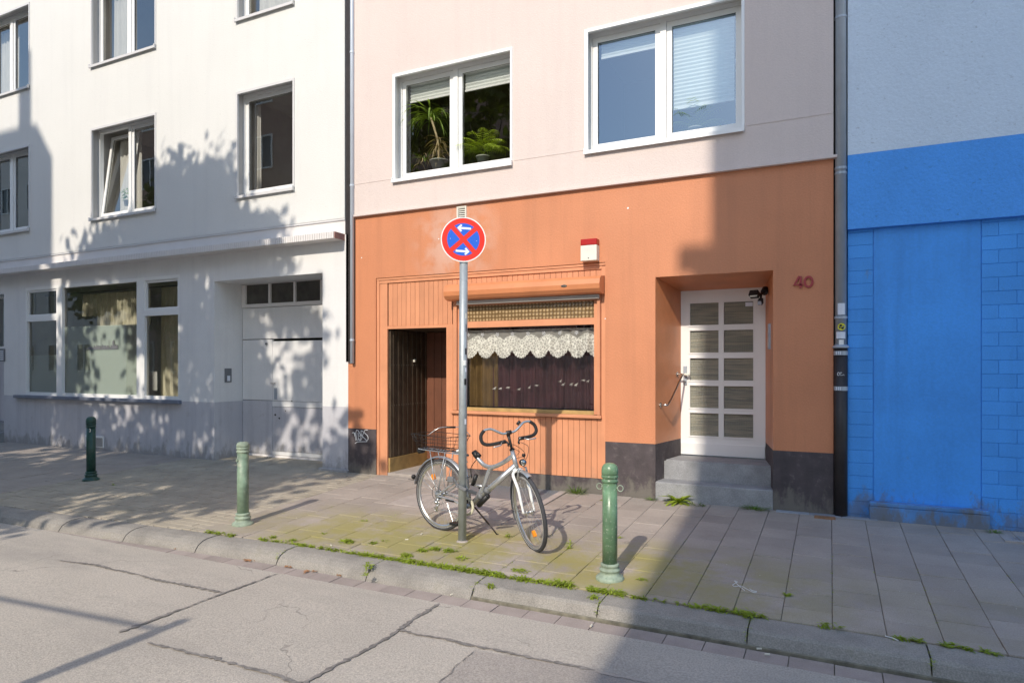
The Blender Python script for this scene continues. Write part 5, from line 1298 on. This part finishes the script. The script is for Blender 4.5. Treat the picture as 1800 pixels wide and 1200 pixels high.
for k, z in enumerate((.795,.83,.865,.90,.935)):
    e = k*.012; tube(bm, rect(-.24-e, .17+e, .12+e, z), .0032 if k in (0, 4) else .0018, 5, closed=True)
lo, hi = rect(-.24, .17, .12, .795), rect(-.288, .218, .168, .935)
L2 = lambda P_, u: P_[int(u*len(P_)) % len(P_)]
for k in range(len(lo)): tube(bm, [lo[k], hi[k]], .0016, 4)
for k in range(11):
    x = -.22+.37*k/10; tube(bm, [(x,-.12,.795),(x,.12,.795)], .0016, 4)
for y in (-.07, 0, .07): tube(bm, [(-.24,y,.795),(.17,y,.795)], .0016, 4)
bs_ = bpart('basket', bm, 'black', rk)
bm = BM(); tube(bm, smoothpts([(-.05,-.168,.93),(.04,-.10,1.01),(.10,.0,1.02),(.16,.10,1.01),(.22,.165,.93)], 3), .004, 6); bpart('basket_handle', bm, 'bike alloy', bs_)
bm = BM(); tube(bm, [(.07,-.04,1.018),(.13,.04,1.018)], .010, 8); bpart('handle_sleeve', bm, 'black', bs_)
# lock holder on the down tube and folding lock round the pole
dt = lambda f: (AX+AD*.36).lerp(BBp, f)
bm = BM()
for f in (.62, .76): tube(bm, [dt(f)+Vector((-.012,0,-.012)), dt(f)+Vector((.016,0,.016))], .034, 10)
bpart('lock_mount_strap', bm, 'lock grey')
bm = BM(); c0 = dt(.70)+Vector((.045,-.05,-.045)); ax_ = (hT-BBp).normalized(); tube(bm, [c0-ax_*.08, c0+ax_*.07], .026, 12); tube(bm, [c0+ax_*.07, c0+ax_*.082], [.026,.017], 12); bpart('lock_holder', bm, 'black')
bpy.context.view_layer.update()
MW = bk.matrix_world.copy()
fk_ = thing('folding_lock', 'grey folding lock wrapped from the bicycle frame round the sign pole', 'bike lock', (X, Y, .5))
def w2(p): return MW @ Vector(p)
pA = w2((.235, -.075, .535)); pB = w2((.475, -.03, .435)); pol = Vector((X+.004, Y, 0))
front = Vector((pol.x-.02, pol.y-.052, pA.z-.02)); front2 = Vector((pol.x+.045, pol.y-.035, pA.z-.05))
bm = BM()
for a, b in ((pA, front), (front, front2), (front2, pB)):
    d = (b-a); Ln = d.length; q = d.to_track_quat('X', 'Z').to_matrix().to_4x4(); bb = BM(); box(bb, -.012, Ln+.012, -.006, .006, -.016, .016, .004); bmesh.ops.transform(bb, matrix=Matrix.Translation(a) @ q, verts=bb.verts); tm = bpy.data.meshes.new('t'); bb.to_mesh(tm); bb.free(); bm.from_mesh(tm)
obj('link', bm, 'lock grey', fk_)
bm = BM(); a = pA+Vector((-.03,-.005,.0)); bb = box(bm, a.x-.035, a.x+.035, a.y-.02, a.y+.02, a.z-.028, a.z+.028, .01); obj('lock_body', bm, 'lock grey', fk_)

# ================================================================== house plants
def blade(bm, p, d, L, w, droop, n=6, twist=0., up=Vector((0,0,1))):
    d = Vector(d).normalized(); side = d.cross(up); side = side.normalized() if side.length > .05 else Vector((1,0,0)); prev = None; q = Vector(p)
    for i in range(n+1):
        t = i/n; ww = w*math.sin(math.pi*min(1, .12+t*.88))*(1-t*.3); a = bm.verts.new(q+side*ww/2); b = bm.verts.new(q-side*ww/2)
        if prev: bm.faces.new((prev[0], prev[1], b, a))
        prev = (a, b); d = (d+Vector((0,0,-droop/n))).normalized(); q = q+d*L/n
def frond(bm, p, d, L, leafL, n, droop, w=.012):
    d = Vector(d).normalized(); q = Vector(p); seg = 14
    for i in range(seg):
        t = i/seg
        if t > .2:
            s = d.cross(Vector((0,0,1))); s = s.normalized() if s.length > .05 else Vector((1,0,0))
            for sg_ in (-1, 1):
                blade(bm, q, d*.75+s*sg_+Vector((0,0,.15)), leafL*(1-abs(t-.5)*.9), w, .9, 3)
        d = (d+Vector((0,0,-droop/seg))).normalized(); q2 = q+d*L/seg
        bm.faces.new([bm.verts.new(v_) for v_ in (q+Vector((0,0,.002)), q-Vector((0,0,.002)), q2)]); q = q2
def potat(t, x, y, z, r=.09, h=.13, m='pot white'):
    bm = BM(); lathe(bm, [(r*.7, z), (r, z+h), (r*1.06, z+h), (r*1.06, z+h+.015), (r*.9, z+h+.015), (r*.88, z+h-.01)], x, y, 18); obj('pot', bm, m, t, smooth=True)
rg = random.Random(11)
yP = .30; X1, Z1 = fac(772, 286, yP)
t = thing('pandan_plant', 'tall drooping plant with dry leaves in a pale pot in the left pink window', 'potted plant', (X1, yP, Z1))
potat(t, X1, yP, Z1-.09, .13, .10, 'terracotta')
bm = BM(); dry = BM(); top = Vector((fac(757,205,yP)[0], yP, fz(757,205,yP))); tube(dry, smoothpts([(X1,yP,Z1+.05), (X1-.02,yP,Z1+.3), top], 4), .016, 6)
for k in range(64): a = rg.uniform(0, 6.28); blade(bm, top+Vector((0,0,rg.uniform(-.08,.02))), (math.cos(a), math.sin(a)*.5, rg.uniform(.5,1.6)), rg.uniform(.32,.62), .022, rg.uniform(1.9,3.2))
for k in range(14): a = rg.uniform(0, 6.28); blade(bm, (X1-.25, yP+.02, Z1+.05), (math.cos(a)*.6, math.sin(a)*.4, rg.uniform(.8,1.8)), rg.uniform(.2,.34), .014, rg.uniform(1.5,2.6))
for k in range(60): a = rg.uniform(0, 6.28); blade(dry, (X1+rg.uniform(-.08,.05), yP, Z1+rg.uniform(.1,.34)), (math.cos(a), math.sin(a)*.4, rg.uniform(-.2,.7)), rg.uniform(.14,.3), .018, rg.uniform(1.5,3))
for k in range(14): a = rg.uniform(0, 6.28); blade(dry, (X1-.3+rg.uniform(-.05,.05), yP, Z1+rg.uniform(.02,.16)), (math.cos(a), math.sin(a)*.4, rg.uniform(-.1,.7)), rg.uniform(.1,.2), .014, 2.2)
obj('leaves', bm, 'house plant leaves', t); obj('dry_leaves', dry, 'dry leaves', t)
X1, Z1 = fac(849, 272, yP)
t = thing('parlour_palm', 'bright green feathery palm in the right half of the left pink window', 'potted plant', (X1, yP, Z1))
potat(t, X1, yP, Z1-.14, .09, .10, 'terracotta'); bm = BM()
for k in range(22):
    a = 6.28*k/22+rg.uniform(-.2,.2); frond(bm, (X1,yP,Z1+.0), (math.cos(a), math.sin(a)*.45, rg.uniform(.6,2.2)), rg.uniform(.30,.50), .15, 10, rg.uniform(1.3,2.0))
obj('fronds', bm, 'palm leaves', t)
X1, Z1 = fac(1222, 224, yP)
t = thing('window_palm', 'small thin leaved palm below the pleated blind in the right pink window', 'potted plant', (X1, yP, Z1))
potat(t, X1, yP, Z1-.12, .08, .10, 'terracotta'); bm = BM()
for k in range(16):
    a = 6.28*k/16; frond(bm, (X1,yP,Z1-.05), (math.cos(a), math.sin(a)*.45, rg.uniform(.7,2.4)), rg.uniform(.32,.48), .13, 10, rg.uniform(1.2,1.9), .01)
obj('fronds', bm, 'house plant leaves', t)
yQ = .36; X1, Z1 = fac(223, 361, yQ)
t = thing('sill_plant', 'little leafy plant in a white pot behind the tilted window of the white house', 'potted plant', (X1, yQ, Z1))
potat(t, X1, yQ, Z1-.01, .055, .10); bm = BM()
for k in range(60):
    a = rg.uniform(0, 6.28); h = rg.uniform(.10,.30); blade(bm, (X1+.03*math.cos(a), yQ+.02*math.sin(a), Z1+h), (math.cos(a), math.sin(a), rg.uniform(-.2,.9)), rg.uniform(.05,.10), .032, 1.0, 3)
obj('leaves', bm, 'house plant leaves', t)

# ================================================================== weeds and litter
rg = random.Random(23)
def weedclump(bm, x, y, z, r, h, n, lw=.013, ll=.036):
    for _ in range(n):
        a = rg.uniform(0, 6.28); rr = r*math.sqrt(rg.random()); p_ = (x+rr*math.cos(a), y+rr*math.sin(a)*.7, z+h*rg.random()*(1-(rr/r)**2*.7)); b_ = rg.uniform(0, 6.28)
        blade(bm, p_, (math.cos(b_), math.sin(b_), rg.uniform(-.1,1.1)), ll*rg.uniform(.6,1.4), lw*rg.uniform(.7,1.3), .7, 2)
bm = BM()
def along(px0, px1, dens, r=.03, h=.022):
    X0_ = grd(px0, 1000)[0]; 
def kx(px):   # X of the kerb back edge seen at column px
    lo_, hi_ = -12, 3
    for _ in range(40):
        mid = (lo_+hi_)/2; Yk = kerby(mid); dx, dy = mid, Yk-CAMY; dep_ = -_s*dx+_c*dy; lat = _c*dx+_s*dy; u = lat/dep_
        if u*FPX+CX < px: lo_ = mid
        else: hi_ = mid
    return mid
for a, b, dens, r, h in ((362,412,55,.035,.03),(455,560,40,.022,.018),(560,700,70,.028,.022),(700,800,95,.038,.03),(800,880,130,.045,.035),(880,965,80,.032,.025),(965,1010,120,.045,.05),(1035,1095,120,.04,.04),(1095,1140,30,.02,.015),(1150,1340,26,.022,.02),(1240,1330,60,.028,.03),(1445,1475,60,.03,.04),(1560,1620,50,.02,.02),(1660,1760,50,.025,.022)):
    xa, xb = kx(a), kx(b); n = int((xb-xa)*dens*1.1)
    for _ in range(n):
        x = rg.uniform(xa, xb); weedclump(bm, x, kerby(x)-.002+rg.gauss(0,.008), zg(kerby(x))-.002, r*rg.uniform(.5,1.1), h, 9)
for px, py, r, h, n in ((610,953,.07,.03,130),(655,955,.05,.02,60),(765,965,.05,.03,90),(790,968,.06,.03,90),(742,968,.04,.03,70),(715,978,.05,.04,110),(722,988,.05,.03,90),(812,982,.05,.02,50),(892,944,.025,.05,26),(915,1003,.07,.02,60),(1000,963,.02,.05,24),(1003,955,.02,.03,14),(640,915,.05,.006,14),(676,951,.03,.01,20),(570,938,.03,.01,20),(480,945,.04,.02,40),(515,950,.04,.02,40),(1090,945,.02,.01,10),(1127,1018,.03,.012,20),(1386,1046,.02,.015,30),(1312,1076,.03,.02,30),(648,998,.03,.05,60),(642,1010,.02,.02,20),(862,1030,.03,.02,30),(1045,1050,.03,.03,40),(1312,1083,.03,.04,30),(200,852,.03,.01,16),(1060,880,.03,.02,20)):
    x, y = grd(px, py); weedclump(bm, x, y, zg(y)-.001, r, h, n)
for X_ in joints:   # growth in the kerb joints
    if -5 < X_ < 1.2:
        Yk = kerby(X_)
        for k in range(26): weedclump(bm, X_+rg.gauss(0,.004), Yk-rg.uniform(.0,.29), zg(Yk)-.01-.09*max(0, rg.random()-.4), .012, .01, 3, .007, .016)
for _ in range(260):   # sprinkles in tile joints
    c = rg.randint(-19, 6); x = c*T+.01; y = rg.uniform(-2.9, -1.3); k = rg.random()
    if k < .35: weedclump(bm, x+rg.gauss(0,.004), y, zg(y), .012, .006, 5, .006, .013)
obj('kerb_weeds', bm, 'weed leaves', None, kind='stuff'); bpy.context.scene.objects['kerb_weeds']['label'] = 'low green weeds growing along the kerb joint'
def grass(name, label, px, py, n, h, r, m='grass blades', w=.006, y_=None):
    x, y = grd(px, py); y = min(y, -.07); t = thing(name, label, 'grass', (x, y, zg(y))); bm = BM()
    for _ in range(n):
        a = rg.uniform(0, 6.28); q = r*rg.random(); blade(bm, (x+q*math.cos(a), y+q*math.sin(a)*.5, zg(y)), (math.cos(a)*.8, math.sin(a)*.6, rg.uniform(.6,1.8)), h*rg.uniform(.5,1.1), w, 1.3, 4)
    obj('blades', bm, m, t)
grass('grass_tuft', 'yellowish grass tuft against the wall beside the cellar grate', 1021, 862, 130, .15, .09)
grass('grass_tuft', 'dense green grass tuft at the foot of the porch steps on the right', 1328, 892, 170, .09, .13)
grass('grass_tuft', 'tiny grass tuft at the left foot of the porch steps', 1150, 874, 50, .07, .05)
grass('grass_tuft', 'small flat grass tuft on the pavement in front of the blue base sill', 1748, 936, 60, .05, .07)
x, y = grd(1197, 880); y = -.10; t = thing('dandelion', 'broad leaved dandelion growing at the left end of the porch steps', 'weed', (x, y, zg(y))); bm = BM()
for k in range(26):
    a = 6.28*k/26+rg.uniform(-.2,.2); blade(bm, (x, y, zg(y)+.01), (math.cos(a), math.sin(a), rg.uniform(.25,1.5)), rg.uniform(.15,.27), .05, rg.uniform(.5,1.6), 5)
obj('leaves', bm, 'weed leaves', t)
bm = BM()
for k in range(40):
    xx = x+rg.uniform(.05,.30); blade(bm, (xx, y-rg.uniform(-.02,.05), zg(y)+rg.uniform(0,.02)), (rg.uniform(-1,1), rg.uniform(-1,.2), .5), .05, .012, 1, 3)
obj('side_leaves', bm, 'grass blades', t)
# white string on the pavement
def gp(px, py, h=.004): a, b = grd(px, py); return (a, b, zg(b)+h)
bm = BM(); tube(bm, smoothpts([gp(1291,1021),(gp(1296,1023)),(gp(1288,1028)),(gp(1292,1031)),(gp(1302,1030)),(gp(1312,1035)),(gp(1324,1041)),(gp(1330,1040)),(gp(1322,1038)),(gp(1318,1035))], 4), .0022, 5); tube(bm, smoothpts([gp(1291,1021),gp(1298,1029),gp(1309,1038)], 4), .0022, 5)
setup(obj('string', bm, 'sign white', None), 'loose loop of white string lying on the shaded pavement', 'string')
bm = BM(); tube(bm, [gp(1556,1118), gp(1570,1122), gp(1579,1126)], .003, 5); setup(obj('straw', bm, 'sign white', None), 'white stick lying in the weeds at the kerb joint', 'litter')
for k, (px, py, m_, s) in enumerate(((593,868,'litter brown',0),)): pass
bm = BM(); gr = lambda px, py, h=.008: (*grd(px, py, lambda q: -.2), -.2+h)
for (cx_, cy_, n, sp) in ((440,985,16,12),(318,964,8,10),(505,996,6,6),(550,1005,9,14),(595,1012,6,8),(70,922,6,8),(1220,1117,3,4)):
    for _ in range(n):
        p_ = Vector(gr(cx_+rg.uniform(-sp,sp), cy_+rg.uniform(-2,2))); a = rg.uniform(0, 3.14); d = Vector((math.cos(a), math.sin(a), rg.uniform(-.1,.3)))*.022; e = Vector((-d.y, d.x, rg.uniform(0,.01)))*.4
        poly(bm, [p_-d, p_-e, p_+d, p_+e])
setup(obj('dead_leaves', bm, 'litter brown', None, kind='stuff'), 'brown leaf scraps lying in the gutter')
bm = BM()
for (px, py) in ((605,1000),(660,1023),(792,1047),(1038,1103),(1330,1142),(1508,1168),(583,960),(712,949),(740,940),(1344,1152)):
    p_ = Vector(gr(px, py, .01) if py > 990 else gp(px, py, .006)); a = rg.uniform(0, 3.14); tube(bm, [p_, p_+Vector((.03*math.cos(a), .03*math.sin(a), .002))], .006, 6)
for _ in range(70):
    px, py = rg.uniform(520,1790), rg.uniform(900,1120); x, y = grd(px, py)
    if y < -2.9: continue
    p_ = Vector((x, y, zg(y)+.002)); s = rg.uniform(.002,.005); tube(bm, [p_, p_+Vector((s,s*.5,.001))], s*.6, 5)
setup(obj('litter_bits', bm, 'litter pale', None, kind='stuff'), 'pale scraps and butts scattered on the ground')

# ================================================================== the other side of the street
def zo(): return -.22
bm = BM(); quad(bm, (XA,-14.6,-.06),(XB,-14.6,-.06),(XB,-8.1,-.05),(XA,-8.1,-.05)); quad(bm, (XA,-8.1,-.05),(XB,-8.1,-.05),(XB,-8.09,-.5),(XA,-8.09,-.5)); obj('opposite_pavement', bm, 'concrete frame', None, kind='structure')
def opposite(name, label, x0, x1, h, m, outline=None, winrows=(1.2,4.4,7.5,10.6,13.6), Y=-14.5):
    t = thing(name, label, 'house', ((x0+x1)/2, Y, 0)); bm = BM(); Yb = Y-10
    out = outline or [(x0,-.6),(x1,-.6),(x1,h),(x0,h)]
    a = [bm.verts.new((x, Y, z)) for x, z in out]; b = [bm.verts.new((x+SAX*10, Yb, z)) for x, z in out]
    bm.faces.new(a); bm.faces.new(b[::-1])
    for i in range(len(a)): bm.faces.new((a[i], b[i], b[(i+1) % len(a)], a[(i+1) % len(a)]))
    obj('wall', bm, m, t)
    for z in winrows:
        if z+1.7 > h: continue
        x = max(x0+.9, -58)
        while x+1.4 < x1-.4:
            bm = BM(); barframe(bm, x, x+1.3, z, z+1.55, Y+.01, Y+.07, .07); box(bm, x+.62, x+.68, Y+.01, Y+.07, z+.07, z+1.48); f = obj('window', bm, 'window white', t)
            bm = BM(); quad(bm, (x,Y+.012,z),(x+1.3,Y+.012,z),(x+1.3,Y+.012,z+1.55),(x,Y+.012,z+1.55)); obj('pane', bm, 'opposite glass', f); x += 2.6
    return t
TS = SUN_TAN*14.5
LXe = -13.46+SAX*14.5
opposite('brown_house', 'tall brown rendered house across the street seen only in reflections', -33, LXe, 16.6, 'opposite brown render',
         [(-33,-.6),(LXe,-.6),(LXe,5.55+TS),(LXe-.51,6.25+TS),(LXe-.70,6.30+TS),(LXe-.70,7.75+TS),(LXe-1.13,7.75+TS),(LXe-1.13,6.30+TS),(-33,6.30+TS)])
RXe = -1.20+SAX*14.5
ph_ = opposite('pale_house', 'tall pale house across the street whose shade falls on the blue wall', RXe, 11, 17, 'opposite pale render',
         [(RXe-.2,-.6),(11,-.6),(11,17.2),(RXe,17.2),(RXe,2.70+TS),(RXe-.2,2.68+TS)])
for_box = BM(); box(for_box, RXe-.36, RXe-.002, -14.6, -14.42, 2.64+TS, 2.86+TS, .03); obj('shade_notch_box', for_box, 'zinc pipe', ph_)  # unseen box added to throw the notch in the shade edge
opposite('row_house', 'pale row house farther left across the street seen only in reflections', -80, -33.05, 14, 'opposite pale render')
opposite('far_house', 'long low brown house far behind the street gap', -40, 20, 7.5, 'opposite brown render', Y=-42, winrows=(1.2,4.4))
bm = BM(); box(bm, LXe, RXe, -14.9, -14.6, -.1, 1.9); setup(obj('garden_wall', bm, 'opposite pale render', None), 'low pale wall closing the gap across the street', 'wall')
def tree(label, x, y, zc, rx_, ry_, rz_, nleaf, nclump, seed, th=5., size=.12, group=None, keep=None, sig=.34):
    rr = np.random.default_rng(seed); g0 = -.1; t = thing('plane_tree', label, 'tree', (x, y, g0), group=group); rgl = random.Random(seed)
    bm = BM(); tube(bm, smoothpts([(x,y,g0-.1),(x+.05,y,2.0),(x-.05,y+.05,th*.75),(x,y,th)], 4), [.20-.008*k for k in range(13)], 10)
    cl = []
    while len(cl) < nclump:
        p_ = rr.uniform(-1, 1, 3)
        if np.linalg.norm(p_) > 1 or np.linalg.norm(p_) < .25: continue
        q = np.array([x+p_[0]*rx_, y+p_[1]*ry_, zc+p_[2]*rz_])
        if keep and not keep(q): continue
        cl.append(q)
    for q in cl[:26]:
        s = Vector((x, y, th*rgl.uniform(.7,1))); e = Vector(q); m_ = s.lerp(e, .5)+Vector((0,0,.3)); tube(bm, smoothpts([s, m_, e], 3), [.07,.06,.05,.04,.03,.02,.012], 5)
    obj('trunk', bm, 'bark', t)
    C = np.array(cl)[rr.integers(0, nclump, nleaf)]; P_ = C+rr.normal(0, 1, (nleaf, 3))*np.array([sig,sig,sig*.8])
    ax1 = rr.normal(0, 1, (nleaf, 3)); ax1 /= np.linalg.norm(ax1, axis=1)[:, None]; ax2 = np.cross(ax1, rr.normal(0, 1, (nleaf, 3))); ax2 /= np.linalg.norm(ax2, axis=1)[:, None]
    s = (size*rr.uniform(.6, 1.25, nleaf))[:, None]; V = np.empty((nleaf, 5, 3))
    V[:, 0] = P_-ax1*s; V[:, 1] = P_-ax1*s*.1+ax2*s*.75; V[:, 2] = P_+ax1*s*.6+ax2*s*.35; V[:, 3] = P_+ax1*s; V[:, 4] = P_-ax1*s*.1-ax2*s*.75
    me = bpy.data.meshes.new('crown'); me.vertices.add(nleaf*5); me.vertices.foreach_set('co', (V-np.array([x, y, g0])).reshape(-1)); me.loops.add(nleaf*5); me.loops.foreach_set('vertex_index', np.arange(nleaf*5, dtype=np.int32))
    me.polygons.add(nleaf); me.polygons.foreach_set('loop_start', np.arange(0, nleaf*5, 5, dtype=np.int32)); me.polygons.foreach_set('loop_total', np.full(nleaf, 5, dtype=np.int32)); me.update(calc_edges=True)
    link('crown', me, 'tree leaves', t); return t
PROF = [(-13.5,2.8),(-12.3,3.6),(-11.2,3.9),(-10.2,4.7),(-9.8,5.1),(-9.2,4.8),(-8.8,4.0),(-8.2,3.5),(-7.7,3.3),(-7.6,2.8),(-6.8,2.5),(-6.5,1.4),(-6.25,.2),(-6.0,-1.5)]
def crownshape(q):
    zf = q[2]+SUN_TAN*q[1]; xf = q[0]+SAX*q[1]
    if xf < PROF[0][0] or xf > PROF[-1][0]: return False
    for (a, za), (b, zb__) in zip(PROF, PROF[1:]):
        if a <= xf <= b: top_ = za+(zb__-za)*(xf-a)/(b-a)
    if not (-2.7 < zf < top_): return False
    k = 0 if zf > 3.2 else 1 if zf > -.1 else 2
    if quota[k] <= 0: return False
    quota[k] -= 1; return True
quota = [44, 33, 54]
rgk = random.Random(2)
tree('plane tree across the road whose crown throws dappled shade on the white house', -9.25, -9.0, 1.35+SUN_TAN*9.0, 3.9, 2.0, 5.0, 15600, 131, 4, th=4.6, size=.125, keep=crownshape, sig=.27)
tree('bushy plane tree standing in the gap beside the brown house opposite', -12.0, -17.5, 7.0, 3.6, 3, 3.2, 9000, 70, 9, th=5, size=.16, keep=lambda q: (q[2]-SUN_TAN*(-q[1])) < -3.5)
tree('farther plane tree down the street in front of the brown house opposite', -25.5, -11.0, 6.0, 4.5, 3, 3.2, 9000, 80, 12, th=4, size=.17)
# street post behind the camera whose shadow lies on the road
t = thing('lamp_post', 'grey lamp post with a side arm behind the camera, shadow on the road', 'lamp post', (-3.75, -8.7, -.2))
bm = BM(); hpole = 2.85; tube(bm, [(-3.75,-8.7,-.3),(-3.75,-8.7,hpole)], .045, 12); obj('post', bm, 'galvanised', t, smooth=True)
bm = BM(); tube(bm, [(-3.75,-8.7,hpole-.12),(-6.35,-8.95,hpole-.10)], .022, 8); obj('arm', bm, 'galvanised', t)
bm = BM(); box(bm, -3.80, -3.70, -8.76, -8.64, hpole-.55, hpole-.2, .01); obj('box', bm, 'lock grey', t)
print('tiles', ntile, 'bricks', nb)
